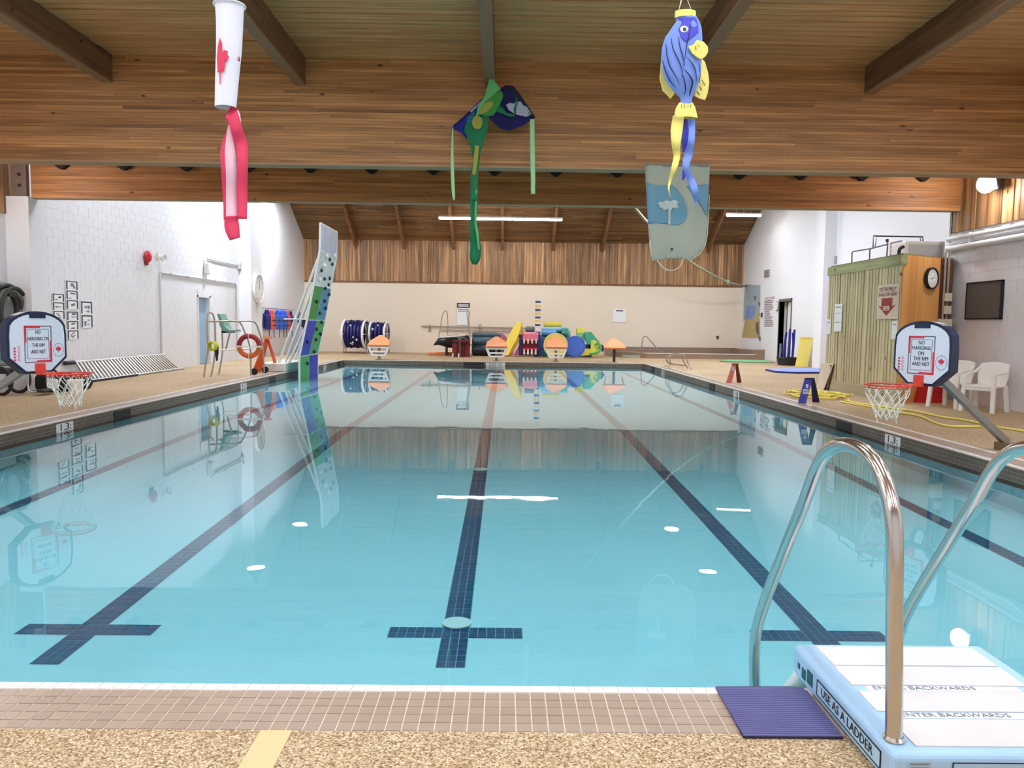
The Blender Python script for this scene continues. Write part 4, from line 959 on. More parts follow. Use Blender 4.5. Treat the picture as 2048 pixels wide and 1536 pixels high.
# ring buoy
c = ony(498.5, 692, 18.85); c.y -= 0
t = thing('ring_buoy', 'orange ring buoy with white bands hung on the lifeguard chair', 'life ring', c)
OB = mat('buoy_orange', (214, 104, 48), .5); OD = mat('buoy_dark_red', (150, 36, 34), .5)
MB().ring(c, .245, .062, (0, 1, 0), 22, 12, 0, 180).build('lower_half' if False else 'ring_half', OB, t); MB().ring(c, .245, .062, (0, 1, 0), 22, 12, 180, 360).build('ring_half', OD, t)
for a in (0, 90, 180, 270):
    a_ = math.radians(a); q = c+Vector((math.cos(a_)*.245, 0, math.sin(a_)*.245))
    MB().ring(q, .066, .008, (-math.sin(a_), 0, math.cos(a_)), 16, 6).build('white_band', WPL, t)
MB().cbox(c+Vector((0, -.065, -.02)), (.6, .012, .025)).build('cord_bar', WPL, t)
p = ony(424, 692, 18.45)
t = thing('throw_line', 'yellow green coiled throw line hanging on the lifeguard chair', 'rope', p)
for k in range(5): MB().ring(p+Vector((.01*k, -.05+.025*k, 0)), .10+.008*(k % 2), .016, (.3, 1, .1), 22, 6).build('coil', mat('lime_rope', (206, 206, 66), .7), t)
MB().ball(p+Vector((.1, 0, .03)), (.06, .05, .07), 6).build('throw_bag', mat('lime_rope', (206, 206, 66), .7), t)
p = ony(433, 706, 18.5)
t = thing('navy_strap', 'dark navy strap dangling below the coiled throw line', 'strap', p)
sheet('webbing', [(430, 694), (437, 694), (437, 705), (435, 722), (432, 722), (430, 706)], lambda u, v, o: ony(u, v, 18.45)+Vector((0, o+.01*math.sin(v), 0)), .012, mat('strap_navy', (36, 34, 74), .8), t, step=4); MB().cbox(ony(433.5, 695, 18.45), (.09, .03, .03)).build('buckle', BLACK, t)
# orange folding stand beside the chair
p = onz(520, 747, 0)
t = thing('orange_folding_stand', 'orange folding cone stand open beside the lifeguard chair', 'stand', onz(535, 745, 0))
OG = mat('stand_orange', (232, 92, 40), .5)
ap = ony(535, 676, 20.4)
def panel(px0, px1, yb, w0, w1, m_, nm):
    a, b_ = onz(px0, yb, 0), onz(px1, yb-1, 0); a.z = b_.z = .01
    v = [ap+Vector((-w0, -.02, 0)), ap+Vector((w0, -.02, 0)), b_, a]; n_ = Vector((0, .03, 0))
    mb = MB(); mb.prism(v, n_); return fix_normals(mb.build(nm, m_, t))
panel(503.5, 522, 745, .05, .07, OG, 'wide_leaf'); panel(551, 558, 742, .03, .05, OG, 'narrow_leaf'); MB().cbox(ap+Vector((0, 0, .01)), (.2, .1, .06)).build('hinge_cap', mat('stand_pale', (240, 160, 110), .5), t)
MB().rbox(ony(535.5, 683, 20.3), (.08, .03, .1), .02).build('red_reflector', RED, t)
# pace clock
p = onx(521, 579, -8.88)
t = thing('pace_clock', 'large round white pace clock on the far left pilaster', 'clock', (-8.87, p.y, p.z))
MB().lathe([(.5, 0), (.53, .03), (.53, .1), (.49, .11), (.48, .08)], (-8.875, 27.82, 2.52), (1, 0, 0), 36).build('rim', WPL, t)
MB().lathe([(.485, 0), (.485, .01)], (-8.80, 27.82, 2.52), (1, 0, 0), 36).build('face', mat('clock_face', (226, 226, 222), .5), t)
for k in range(12): a = k*math.pi/6; MB().cbox((-8.785, 27.82+.42*math.sin(a), 2.52+.42*math.cos(a)), (.006, .02, .06), Matrix.Rotation(-a, 3, 'X')).build('mark', GD, t)
MB().cbox((-8.78, 27.82, 2.66), (.006, .02, .34)).build('hand', INK, t); MB().cbox((-8.84, 27.82, 1.86), (.05, .06, .3)).build('cable_box', WPL, t)
# life jackets on the wall rack
t = thing('jacket_rail', 'thin wall rail the life jackets hang from', 'rail', (XW, 31.5, 1.78))
MB().cyl((XW+.12, 29.4, 1.86), (XW+.12, 33.8, 1.86), .015, 8).build('bar', GALV, t)
for y in (29.5, 31.5, 33.7): MB().cyl((XW, y, 1.86), (XW+.12, y, 1.86), .012, 6).build('bracket', GALV, t)
def jacket(y, m_, label, d=0, h=.8):
    t = thing('life_jacket', label, 'life jacket', (XW+.1, y, 1.0), 'life jackets on the wall rail')
    X = XW+.17+d
    for s_ in (-1, 1): MB().rbox((X, y+s_*.13, 1.45-h*.3+.12), (.11, .23, h*.72), .04).build('front_panel', m_, t)
    MB().rbox((X-.09, y, 1.38), (.07, .46, h*.7), .03).build('back_panel', m_, t)
    for s_ in (-1, 1): MB().tube(smooth_path([(X, y+s_*.13, 1.5), (X-.02, y+s_*.12, 1.80), (X-.09, y+s_*.12, 1.6)]), .035, 8).build('shoulder', m_, t)
    for z in (1.2, 1.4): MB().cbox((X+.05, y, z), (.03, .42, .035)).build('belt', BLACK, t)
    MB().cbox((X+.02, y+.1, .93), (.02, .035, .42)).build('dangling_strap', BLACK, t)
JN = mat('jacket_navy', (28, 38, 130), .6); JO = mat('jacket_orange', (226, 92, 60), .6); JB = mat('jacket_blue', (44, 98, 206), .6)
for y, m_, lb_, d in ((29.85, JN, 'navy life jacket at the near end of the wall rail', 0), (30.3, JO, 'orange life jacket next to the nearest navy one', .05), (30.85, JB, 'blue life jacket third from the near end of the rail', .1), (31.4, JB, 'blue life jacket in the middle of the rail', .12), (31.95, JB, 'blue life jacket fifth from the near end of the rail', .08), (32.5, JO, 'orange life jacket toward the far end of the rail', .03), (33.05, JN, 'navy life jacket at the far end of the rail', 0)): jacket(y, m_, lb_, d)
# dark gear hanging behind the climbing wall
for k, (px, py, w_, h_, lab) in enumerate(((592, 627, .26, .7, 'dim grey blue wetsuit hanging behind the white struts'), (611, 650, .25, .95, 'black wetsuit hanging behind the white struts'))):
    c = ony(px, py, 34.8); t = thing('hanging_wetsuit', lab, 'wetsuit', c)
    m_ = mat('suit%d' % k, ((92, 96, 130), (26, 28, 32))[k], .7)
    MB().rbox(c, (w_, .1, h_*.55), .04).build('torso', m_, t)
    for s_ in (-1, 1): MB().tube([c+Vector((s_*w_*.28, 0, -h_*.25)), c+Vector((s_*w_*.3, 0, -h_*.62))], .055, 8).build('leg', m_, t); MB().tube([c+Vector((s_*w_*.45, 0, h_*.22)), c+Vector((s_*w_*.62, 0, -h_*.1))], .04, 8).build('sleeve', m_, t)
    MB().tube([c+Vector((0, 0, h_*.27)), (c.x, YB-.05, c.z+h_*.35)], .012, 6).build('hanger', DKMET, t)
c = onz(594, 704, 0); t = thing('black_step_box', 'low black box at the far left corner behind the climbing wall', 'box', c)
MB().rbox((c.x+.35, c.y-.3, .16), (.42, .35, .3), .03).build('body', BLACK, t); MB().rbox((c.x+.35, c.y-.3, .33), (.46, .38, .04), .015).build('lid', BLACK, t)

# climbing wall
zrow = [(-.15, -5.42), (.55, -5.44), (1.36, -5.27), (2.35, -5.12), (3.32, -4.96), (4.02, -4.95)]
nearpx = [(600, 771), (600, 713), (615.5, 640), (628.4, 570), (641, 500), (642, 445.5)]
E = []
for px, py in nearpx: q = ony(px, py, 20.8); E.append((q.x, q.z))
E[0] = (E[0][0], -.35)
t = thing('poolside_climbing_wall', 'tall curved climbing wall of clear and coloured panels leaning over the left pool edge', 'climbing wall', (-5.9, 21.8, 0))
cg = lambda n_, c_, a_=1: mat(n_, c_, .45, alpha=a_, noise=.22, nscale=3.5)
PG = cg('panel_green', (56, 160, 92)); PB = cg('panel_blue', (22, 42, 176)); PT = cg('panel_teal', (52, 140, 176)); PC = cg('panel_clear', (214, 226, 226), .62); PZ = cg('panel_top', (186, 192, 208), .8); PG2 = cg('panel_deep_green', (28, 138, 56))
cols = [(PG, PB), (PB, PG), (PG2, PT), (PC, PC), (PZ, PZ)]
WF = mat('climb_frame_white', (232, 238, 240), .35)
for r in range(5):
    (xa, za), (xb, zb) = E[r], E[r+1]
    for k in (0, 1):
        ya, yb_ = 20.8+k*1.0+.02, 21.8+k*1.0-.02; bow = .05
        MB().prism([(xa, ya, za+.015), (xa, yb_, za+.015), (xb, yb_, zb-.015), (xb, ya, zb-.015)], (-.03, 0, 0)).build('panel', cols[r][k], t)
for y in (20.8, 21.8, 22.8): MB().tube([(x-.02, y, z) for x, z in E], .03 if y != 21.8 else .018, 8).build('edge_rail', WF, t)
for x, z in E[1:]: MB().tube([(x-.02, 20.8, z), (x-.02, 22.8, z)], .018, 6).build('cross_rail', WF, t)
rnd = random.Random(5); HOLD = mat('dark_hold', (26, 44, 44), .5)
def hold(f, y, m_=HOLD, s_=.055):
    z = f; 
    for r in range(5):
        if E[r][1] <= z <= E[r+1][1]: q = (z-E[r][1])/(E[r+1][1]-E[r][1]); x = E[r][0]+(E[r+1][0]-E[r][0])*q
    MB().ball((x+.03, y, z), (s_*.7, s_, s_), 5).build('hold', m_, t)
for z, y in ((.2, 21.5), (.5, 22.2), (.8, 21.2), (1.0, 22.5), (1.15, 21.9), (1.35, 22.3), (1.6, 21.9), (1.75, 22.5), (1.9, 21.3), (1.95, 22.2), (2.15, 22.6), (2.3, 22.0), (2.42, 22.3), (2.55, 21.7), (2.6, 22.3), (2.75, 21.2), (3.0, 22.3), (3.1, 21.9), (.85, 22.1)): hold(z, y)
for z, y in ((2.9, 21.4), (3.15, 21.5), (3.25, 22.4), (2.5, 21.2)): hold(z, y, WF, .07)
pl = MB().rbox((-6.25, 21.9, .12), (.75, 2.4, .22), .03).build('base_plinth', mat('plinth_white', (214, 212, 204), .5), t)
for (px, py), (qx, qy), yy in (((557, 720), (638, 512), 20.95), ((570, 723), (626, 575), 21.3), ((577, 723), (614, 648), 21.0), ((590, 724), (640, 560), 22.7)):
    a = ony(px, py, yy); b_ = ony(qx, qy, yy); a.z = .22
    MB().tube([a, b_], .034, 8).build('strut', WF, t)
MB().tube([(-5.95, 20.9, 1.42), (-5.3, 20.9, 1.42)], .02, 6).build('tie_bar', WF, t)

# ================================================================ FAR END
# starting blocks
def block(px, label, white=True):
    x = ony(px, 700, 28.5).x; y = 28.45
    t = thing('starting_block', label, 'starting block', (x, y, 0), 'starting blocks at the far pool end')
    tp = MB(); v = [(x-.40, y-.1, .55), (x+.40, y-.1, .55), (x+.36, y+.35, .70), (x+.06, y+.55, .90), (x-.06, y+.55, .90), (x-.36, y+.35, .70)]
    tp.prism(v, (0, .02, -.06)); fix_normals(tp.build('sloped_top', PEACH, t)); MB().box((x-.41, y-.12, .50), (x+.41, y-.06, .545)).build('front_edge', mat('top_edge_orange', (214, 120, 52), .5), t)
    if white:
        for a, b_ in (((x-.37, .5), (x-.24, .17)), ((x+.37, .5), (x+.24, .17))): MB().tube([(a[0], y-.05, a[1]), (b_[0], y-.05, b_[1])], .045, 8).build('side_frame', WPL, t)
        for z, w_ in ((.46, .33), (.30, .28), (.17, .24)): MB().box((x-w_, y-.09, z-.03), (x+w_, y+.0, z+.03)).build('cross_bar', WPL, t)
    else:
        for s_ in (-1, 1): MB().tube([(x+s_*.36, y, .5), (x+s_*.3, y+.05, .22)], .02, 6).build('handle', GALV, t)
    MB().cyl((x, y+.1, 0), (x, y+.1, .6), .05, 10).build('post', DKMET if not white else GALV, t); MB().lathe([(.12, 0), (.12, .02), (.06, .03)], (x, y+.1, 0)).build('base_plate', GALV, t)
block(758, 'orange topped starting block in front of the navy rope reels'); block(993, 'orange topped starting block left of the leaning yellow board')
block(1112, 'orange topped starting block in front of the yellow disc'); block(1229, 'orange topped starting block on a bare post, right of the toy pile', False)
# lane rope reels
def reel(px, py, y, R, half, label):
    c = ony(px, py, y); ax = Vector((1, -.12, 0)).normalized()
    t = thing('lane_rope_reel', label, 'reel', (c.x, c.y, 0), 'lane rope reels')
    RB = mat('float_navy', (22, 22, 88), .4, noise=.25, nscale=20)
    n = int(half*2/.13)
    core = MB().lathe([(R*.8, -half), (R*.8, half)], c, ax, 24).build('rope_core', RB, t)
    for i in range(n):
        MB().ring(c+ax*(-half+.07+i*(2*half-.1)/max(1, n-1)), R*(.86+.05*(i % 2)), .075, ax, 24, 6).build('float_coil', RB, t)
    for s_ in (-1, 1):
        MB().ring(c+ax*s_*(half+.04), R*.98, .055, ax, 28, 6).build('end_ring', WPL, t)
        for k in range(3): a = k*math.pi/3; d = Vector((0, math.cos(a), math.sin(a))); MB().tube([c+ax*s_*(half+.04)-d*R, c+ax*s_*(half+.04)+d*R], .022, 6).build('spoke', WPL, t)
    r_ = random.Random(int(px))
    for k in range(7): a = r_.uniform(2.2, 4.6); MB().ball(c+ax*r_.uniform(-half*.8, half*.8)+Vector((0, math.cos(a), -math.sin(a)*.9))*R*.97, .05, 5).build('white_float', WPL, t)
    for s_ in (-1, 1): MB().tube([c+ax*s_*(half+.09), (c.x+ax.x*s_*(half+.09), c.y-.25, .06)], .022, 6).build('stand_leg', GALV, t); MB().tube([c+ax*s_*(half+.09), (c.x+ax.x*s_*(half+.09), c.y+.3, .06)], .022, 6).build('stand_leg', GALV, t)
    MB().cyl((c.x-half-.1, c.y-.25, .06), (c.x+half+.05, c.y-.25, .06), .03, 8).build('base_bar', mat('rusty_bar', (120, 84, 70), .6), t)
    return t
reel(712, 668, 34.2, .62, .42, 'larger reel of navy lane rope at the left of the far wall'); reel(759, 667, 34.4, .50, .30, 'smaller reel of navy lane rope behind the leftmost starting block')
# diving board on a black pontoon and its rails
t = thing('black_canoe', 'upturned black canoe under the white diving board', 'canoe', (-1.9, 33.4, 0))
hull = MB(); rs = []
prof = [(867, 690, .02), (878, 682, .18), (895, 683, .28), (915, 683, .32), (940, 684, .30)]
vs = []; n = 12
for px, py, r_ in prof:
    c = ony(px, py, 33.2)
    for k in range(n): a = 2*math.pi*k/n; vs.append(c+Vector((0, r_*1.1*math.cos(a), r_*math.sin(a)*.95)))
fs = [(i*n+k, i*n+(k+1) % n, (i+1)*n+(k+1) % n, (i+1)*n+k) for i in range(len(prof)-1) for k in range(n)] + [tuple(range(n-1, -1, -1)), tuple(range((len(prof)-1)*n, len(prof)*n))]
hull.add(vs, fs, True); fix_normals(hull.build('hull', mat('canoe_black', (18, 22, 24), .3), t))
for x in (-2.5, -1.7): MB().cbox((x, 33.2, .2), (.08, .5, .4)).build('cradle', DKMET, t)
t = thing('diving_board', 'white diving board with two tall steel hand rails stored by the far wall', 'diving board', (-2.2, 32.6, 0))
a, b_ = ony(876, 676, 32.6), ony(930, 672, 32.6)
MB().prism([(a.x, 32.4, a.z), (b_.x, 32.4, b_.z), (b_.x, 32.8, b_.z), (a.x, 32.8, a.z)], (0, 0, .07)).build('plank', WPL, t)
R2 = lambda pts: [ony(840+x/9.31, 590+y/9.31, 32.6+d) for x, y, d in pts]
MB().tube(smooth_path(R2([(345, 785, -.2), (375, 620, -.2), (405, 430, -.2), (430, 340, -.2), (470, 295, -.1), (500, 320, .1), (515, 430, .2), (520, 600, .2), (515, 755, .2)])), .02, 8).build('hand_rail', mat('tube_steel', (176, 168, 156), .3, metal=.8), t)
MB().tube(smooth_path(R2([(930, 820, -.2), (905, 640, -.2), (885, 430, -.2), (872, 345, -.2), (890, 290, -.1), (915, 330, .1), (905, 470, .1), (925, 620, .2), (955, 790, .2)])), .02, 8).build('hand_rail', mat('tube_steel', (176, 168, 156), .3, metal=.8), t)
MB().cbox(((a.x+b_.x)/2+.35, 32.6, a.z/2), (.12, .3, a.z)).build('fulcrum', GALV, t)
t = thing('red_steps', 'dark red two-part step stand below the diving board', 'steps', (-1.8, 31.8, 0))
p = onz(908, 716, 0); q = onz(937, 713, 0); y = 31.6
def at31(px, py): return ony(px, py, y)
for x0, x1, zt, dy in ((905, 914, .55, -.2), (914, 918, .7, -.1), (921, 929, .7, .1), (930, 939, .72, .1)):
    a, b_ = at31(x0, 700), at31(x1, 700); MB().box((a.x, y+dy, 0), (b_.x, y+dy+.3, zt)).build('panel', DRED, t)
a, b_ = at31(906, 700), at31(939, 700); MB().box((a.x, y-.2, .62), (b_.x, y+.4, .70)).build('top', DRED, t)
for px in (906.5, 918): MB().cyl((at31(px, 700).x, y-.22, .0), (at31(px, 700).x, y-.22, .16), .03, 8).build('white_foot', WPL, t)
t = thing('orange_foam_board', 'flat orange foam board lying on the deck under the black canoe', 'board', (-3, 33.6, 0))
MB().rbox((-2.75, 33.7, .05), (1.15, .5, .09), .03).build('foam', mat('foam_orange', (236, 132, 76), .7), t); MB().rbox((-2.6, 33.65, .11), (.8, .4, .03), .012).build('pale_top', mat('foam_peach', (244, 172, 120), .7), t)
t = thing('inflatable_roll', 'long dark teal inflatable roll lying between diving board and yellow board', 'inflatable', (-.8, 33.5, 0))
TQ = mat('teal_vinyl', (58, 84, 96), .35)
for z, r_, dy in ((.24, .24, -.15), (.60, .22, .05), (.88, .12, .15)):
    MB().tube([(-1.42, 33.3+dy, z), (-1.36, 33.3+dy, z), (-.42, 33.3+dy, z), (-.2, 33.3+dy, z)], [r_*.7, r_, r_, r_*.6], 16).build('tube', TQ if z > .3 else mat('dark_vinyl', (22, 34, 44), .35), t)
MB().box((-1.5, 33.2, .44), (.4, 33.5, .47)).build('seam_strap', mat('seam', (40, 56, 64), .5), t)
t = thing('pink_foam_wedge', 'pink foam wedge behind the second starting block', 'foam wedge', (-.1, 33.8, 0))
PK = mat('pink_foam', (234, 150, 164), .7)
MB().prism([(-.55, 33.7, 0), (.35, 33.7, 0), (.4, 33.7, .45), (-.1, 33.7, .98), (-.5, 33.7, .95)], (0, .4, 0)).build('wedge', PK, t); MB().box((-.5, 33.69, .5), (.2, 33.7, .52)).build('seam', mat('pink_seam', (200, 116, 136), .7), t)
# leaning yellow boards
t = thing('yellow_inflatable_board', 'yellow leaf-shaped inflatable board leaning left of the toothed float', 'board', (.2, 33.0, 0))
Z3 = lambda pts, y: [ony(840+x/9.31, 590+yy/9.31, y) for x, yy in pts]
v = Z3([(1590, 1130), (1570, 1040), (1590, 900), (1660, 740), (1740, 600), (1830, 490), (1880, 500), (1890, 560), (1850, 700), (1790, 850), (1700, 1000), (1640, 1120)], 32.2)
for i, q in enumerate(v): q.y += (q.z)*.35
MB().prism(v, (.03, .16, 0)).build('front_face', mat('vinyl_yellow', (244, 216, 84), .4), t)
v = Z3([(1640, 1125), (1700, 1010), (1790, 860), (1850, 710), (1895, 520), (1905, 620), (1880, 780), (1800, 930), (1700, 1080), (1650, 1130)], 32.4)
for q in v: q.y += q.z*.35
MB().prism(v, (.03, .14, 0)).build('back_layer', mat('vinyl_amber', (216, 168, 60), .4), t)
# toothed inflatable
t = thing('toothed_float', 'blue and pink inflatable with rows of white teeth', 'inflatable', (1.1, 32.8, 0))
X4 = lambda x: ony(1040+x/9.31, 690, 32.6).x
Zy = lambda yy: max(.0, ony(1060, 590+yy/9.31, 32.6).z)
FN = mat('float_blue', (44, 52, 140), .35); MAW = mat('maw_red', (120, 14, 24), .5)
MB().rbox(((X4(0)+X4(385))/2, 33.0, Zy(1110)/2+.33), (X4(385)-X4(0), .5, .66), .06).build('back_body', MAW, t)
for x in (15, 360): MB().tube([(X4(x), 32.7, .05), (X4(x), 32.7, Zy(740))], .07, 12).build('side_post', FN, t)
MB().rbox(((X4(40)+X4(350))/2, 32.75, Zy(775)), (X4(350)-X4(40), .25, .36), .08).build('upper_jaw', mat('gum_pink', (236, 130, 148), .4), t)
MB().rbox(((X4(40)+X4(350))/2, 32.72, Zy(1010)), (X4(350)-X4(40), .22, .12), .05).build('tongue', mat('gum_dark', (170, 30, 50), .4), t)
for k in range(4):
    x = X4(75+k*75)
    MB().lathe([(.0, -.0), (.03, .02), (.045, .16), (.045, .2)], (x, 32.6, Zy(910)), (0, 0, 1), 10).build('tooth', WPL, t)
    x = X4(78+k*72); MB().lathe([(.045, 0), (.045, .06), (.03, .2), (.0, .23)], (x, 32.55, max(.02, Zy(1105))), (0, 0, 1), 10).build('tooth', WPL, t)
MB().prism([(X4(-120), 32.9, .04), (X4(0), 32.9, .04), (X4(0), 32.9, .55)], (0, .3, 0)).build('pink_flank', PK, t)
# striped post
t = thing('striped_post', 'tall padded post with blue, yellow and white stripes', 'post', (1.32, 32.9, 0))
xs_ = ony(1075.5, 640, 32.9).x
def zz_(py): return ony(1075.5, py, 32.9).z
bands = [(598, 602, WPL), (602, 606, mat('stripe_navy', (66, 66, 130), .5)), (606, 610, WPL), (610, 616, mat('stripe_yellow', (248, 206, 110), .5)), (616, 618, WPL), (618, 622.5, mat('stripe_navy', (66, 66, 130), .5)), (622.5, 625, WPL), (625, 631, mat('stripe_yellow', (248, 206, 110), .5)), (631, 633, WPL), (633, 637, mat('stripe_navy', (66, 66, 130), .5)), (637, 640, WPL), (640, 645, mat('stripe_yellow', (248, 206, 110), .5)), (645, 648, WPL), (648, 652, mat('stripe_navy', (66, 66, 130), .5)), (652, 663, WPL), (663, 672, mat('stripe_blue', (34, 84, 160), .5))]
for a, b_, m_ in bands: MB().cyl((xs_, 32.9, zz_(b_)), (xs_, 32.9, zz_(a)), .115, 16).build('band', m_, t)
MB().cyl((xs_, 32.9, 0), (xs_, 32.9, zz_(672)), .13, 16).build('base', mat('stripe_blue', (34, 84, 160), .5), t)
def roll(name, label, cat, x0, x1, yc, y, r_, m_, endm=None):
    a, b_ = ony(x0, yc, y), ony(x1, yc, y); t = thing(name, label, cat, (a.x, y, 0 if a.z < r_*2 else a.z-r_))
    d = .25*r_; o = MB().tube([a, a+Vector((d, 0, 0)), b_-Vector((d, 0, 0)), b_], [r_*.85, r_, r_, r_*.85], 16).build('body', m_, t)
    for q, s_ in ((a, -1), (b_, 1)): MB().lathe([(r_*.5, 0), (r_*.5, .01)], q, (s_, 0, 0), 12).build('end_cap', endm or m_, t)
    return t
roll('grey_foam_roll', 'grey foam roll lying on top of the toothed float', 'foam roll', 1051, 1069, 658.5, 33.2, .12, mat('foam_grey', (122, 134, 142), .7))
roll('yellow_foam_roll', 'mustard yellow foam roll on top of the blue foam pile', 'foam roll', 1088, 1123, 650, 33.6, .13, mat('foam_mustard', (214, 196, 76), .7))
roll('blue_foam_roll', 'pale blue foam roll under the mustard yellow roll', 'foam roll', 1084, 1126, 658.5, 33.4, .10, mat('foam_pale_blue', (140, 190, 224), .7))
roll('blue_foam_roll', 'lower light blue foam roll beside the striped post', 'foam roll', 1083, 1112, 665.5, 33.35, .12, mat('foam_sky', (110, 168, 220), .7))
c = ony(1112, 680, 33.6); t = thing('foam_stack', 'dark teal foam stack behind the big yellow disc, under the rolls', 'foam stack', (c.x, 33.6, 0))
for k in range(3): MB().rbox((c.x-.05, 33.55, 0.145+k*.28), (1.2, .8, .27), .03).build('layer', mat('foam_dark_teal', (50, 110, 124), .7), t)
roll('teal_foam_roll', 'long teal foam mat roll under the pale blue rolls', 'foam roll', 1083, 1140, 668, 33.75, .16, mat('foam_teal', (96, 180, 168), .7))
c = ony(1130, 662, 33.4); t = thing('teal_foam_block', 'teal foam block at the right end of the blue rolls', 'foam block', c)
MB().rbox(c, (.28, .4, .28), .03).build('foam', mat('foam_teal', (96, 180, 168), .7), t); MB().rbox(c+Vector((0, -.205, 0)), (.2, .01, .2), .004).build('face_patch', mat('foam_teal_dark', (80, 160, 150), .7), t)
def disc(name, label, px, py, y, R, th, m1, m2):
    c = ony(px, py, y); c.z = R+.02; t = thing(name, label, 'inflatable disc', (c.x, c.y, 0)); ax = Vector((0, -1, .12)).normalized()
    MB().lathe([(R*.93, 0), (R, .05), (R, th-.05), (R*.93, th)], c, ax, 32).build('body', m2, t); MB().lathe([(R*.9, 0), (R*.86, .02), (0, .03)], c+ax*th, ax, 32).build('face', m1, t)
    MB().ring(c+ax*th, R*.95, .03, ax, 32, 6).build('rim', m1 if name[0] == 'b' else m2, t)
disc('yellow_disc_float', 'big yellow disc float behind the third starting block', 1110.5, 688, 31.8, .49, .25, mat('disc_yellow', (244, 204, 104), .5), mat('disc_pale_yellow', (240, 216, 134), .5))
disc('blue_disc_float', 'big royal blue disc float right of the yellow disc', 1148.5, 689, 32.2, .43, .3, mat('disc_blue', (66, 104, 206), .5), mat('disc_purple', (66, 40, 104), .5))
c = ony(1161, 667, 33.5); t = thing('yellow_green_foam_block', 'upright foam block, yellow above and mint below, right of the blue disc', 'foam block', (c.x, c.y, 0))
MB().rbox((c.x, c.y, 1.12), (.36, .4, .26), .03).build('yellow_half', mat('foam_lime', (228, 226, 104), .7), t); MB().rbox((c.x, c.y, .5), (.34, .38, .98), .03).build('mint_half', mat('foam_mint', (142, 214, 174), .7), t)
p = [ony(1040+x/9.31, 590+yy/9.31, 33.0) for x, yy in ((1215, 690), (1330, 690), (1400, 780), (1500, 900), (1420, 980), (1300, 990), (1225, 850))]
t = thing('green_foam_slide', 'sea green foam slide slanting down at the right of the toy pile', 'foam slide', (p[0].x, 33, 0))
MB().prism(p, (0, .35, 0)).build('slab', mat('foam_sea_green', (76, 178, 140), .7), t); MB().box((p[0].x, 33.0, .02), (p[0].x+.3, 33.3, .55)).build('dark_support', mat('support_navy', (20, 36, 70), .7), t)
p = [ony(1040+x/9.31, 590+yy/9.31, 32.2) for x, yy in ((1110, 1115), (1180, 990), (1320, 1010), (1330, 850), (1400, 840), (1450, 900), (1520, 1000), (1500, 1080), (1440, 1125), (1300, 1120), (1150, 1130))]
t = thing('turtle_float', 'yellow and green spotted animal float with a navy tail tip', 'inflatable', (p[0].x+.4, 32.2, 0))
TY = mat('turtle_yellow', (236, 226, 92), .45); TG = mat('turtle_green', (86, 186, 110), .45)
MB().prism(p, (0, .25, 0)).build('body', TY, t)
r_ = random.Random(2)
for k in range(10): c = ony(1040+r_.uniform(1340, 1470)/9.31, 590+r_.uniform(870, 1060)/9.31, 32.18); MB().ball(c, (.035, .015, .03), 4).build('spot', TG, t)
MB().tube(smooth_path([ony(1040+x/9.31, 590+yy/9.31, 32.15) for x, yy in ((1300, 1090), (1400, 1080), (1480, 1040), (1500, 960), (1450, 870))]), .045, 8).build('green_piping', TG, t)
p = [ony(1040+x/9.31, 590+yy/9.31, 32.3) for x, yy in ((1490, 910), (1540, 930), (1590, 1000), (1540, 1060), (1500, 1030))]
MB().prism(p, (0, .15, 0)).build('tail_tip', mat('turtle_navy', (34, 54, 128), .45), t)
# far wall fittings
t = thing('pole_rack', 'two long steel rescue poles on the far wall above the diving board', 'pole', (-2, YB-.06, 1.3))
for x0, y0, x1, y1 in ((842, 652, 1052, 656), (880, 660, 1048, 662.5)):
    a, b_ = ony(x0, y0, YB-.08), ony(x1, y1, YB-.08); MB().cyl(a, b_, .028, 8).build('pole', mat('dull_aluminium', (176, 168, 158), .4, metal=.3), t)
for px in (860, 960, 1040): c = ony(px, 656, YB-.04); MB().cbox(c, (.05, .08, .34)).build('hook', GALV, t)
t = thing('wall_sign', 'white sign with purple bordered heading and text on the far wall', 'sign', ony(926, 650, YB-.05))
def wq(x0, y0, x1, y1, nm, m_, d, par):
    a, b_ = ony(x0, y1, YB-d), ony(x1, y0, YB-d); return MB().box((a.x, YB-d-.006, a.z), (b_.x, YB-d+.004, b_.z)).build(nm, m_, par)
wq(914, 605, 939.5, 650, 'sheet', PAPER, .032, t); PU = mat('sign_purple', (84, 52, 84), .7)
for q in ((914, 606, 939.5, 608), (914, 613.5, 939.5, 615.5), (914, 606, 916.5, 615.5), (937, 606, 939.5, 615.5)): wq(*q, 'heading_frame', PU, .042, t)
c = ony(926.7, 610.8, YB-.045); txt('NO RUNNING', c, (1, 0, 0), (0, 0, 1), .085, PU, t)
for y0 in (618, 621.5): wq(916, y0, 938, y0+1.2, 'text_line', mat('sign_grey_text', (140, 120, 140), .7), .042, t)
t = thing('notice_sheet', 'white paper notice with a dark heading on the far wall right of the toys', 'notice', ony(1238, 643, YB-.05))
wq(1225, 618, 1252, 644, 'sheet', PAPER, .032, t); wq(1232, 620.5, 1246, 622.5, 'heading', GD, .042, t)
t = thing('wall_valve', 'tiny dark valve low on the far wall above the tiled tub', 'valve', ony(1435, 676, YB-.05))
MB().lathe([(.06, 0), (.06, .04), (.02, .05), (.02, .1)], ony(1435, 674, YB-.02), (0, -1, 0), 10).build('knob', DKMET, t); MB().cyl(ony(1435, 674, YB-.04), ony(1435, 679, YB-.04), .015, 6).build('stem', DKMET, t)
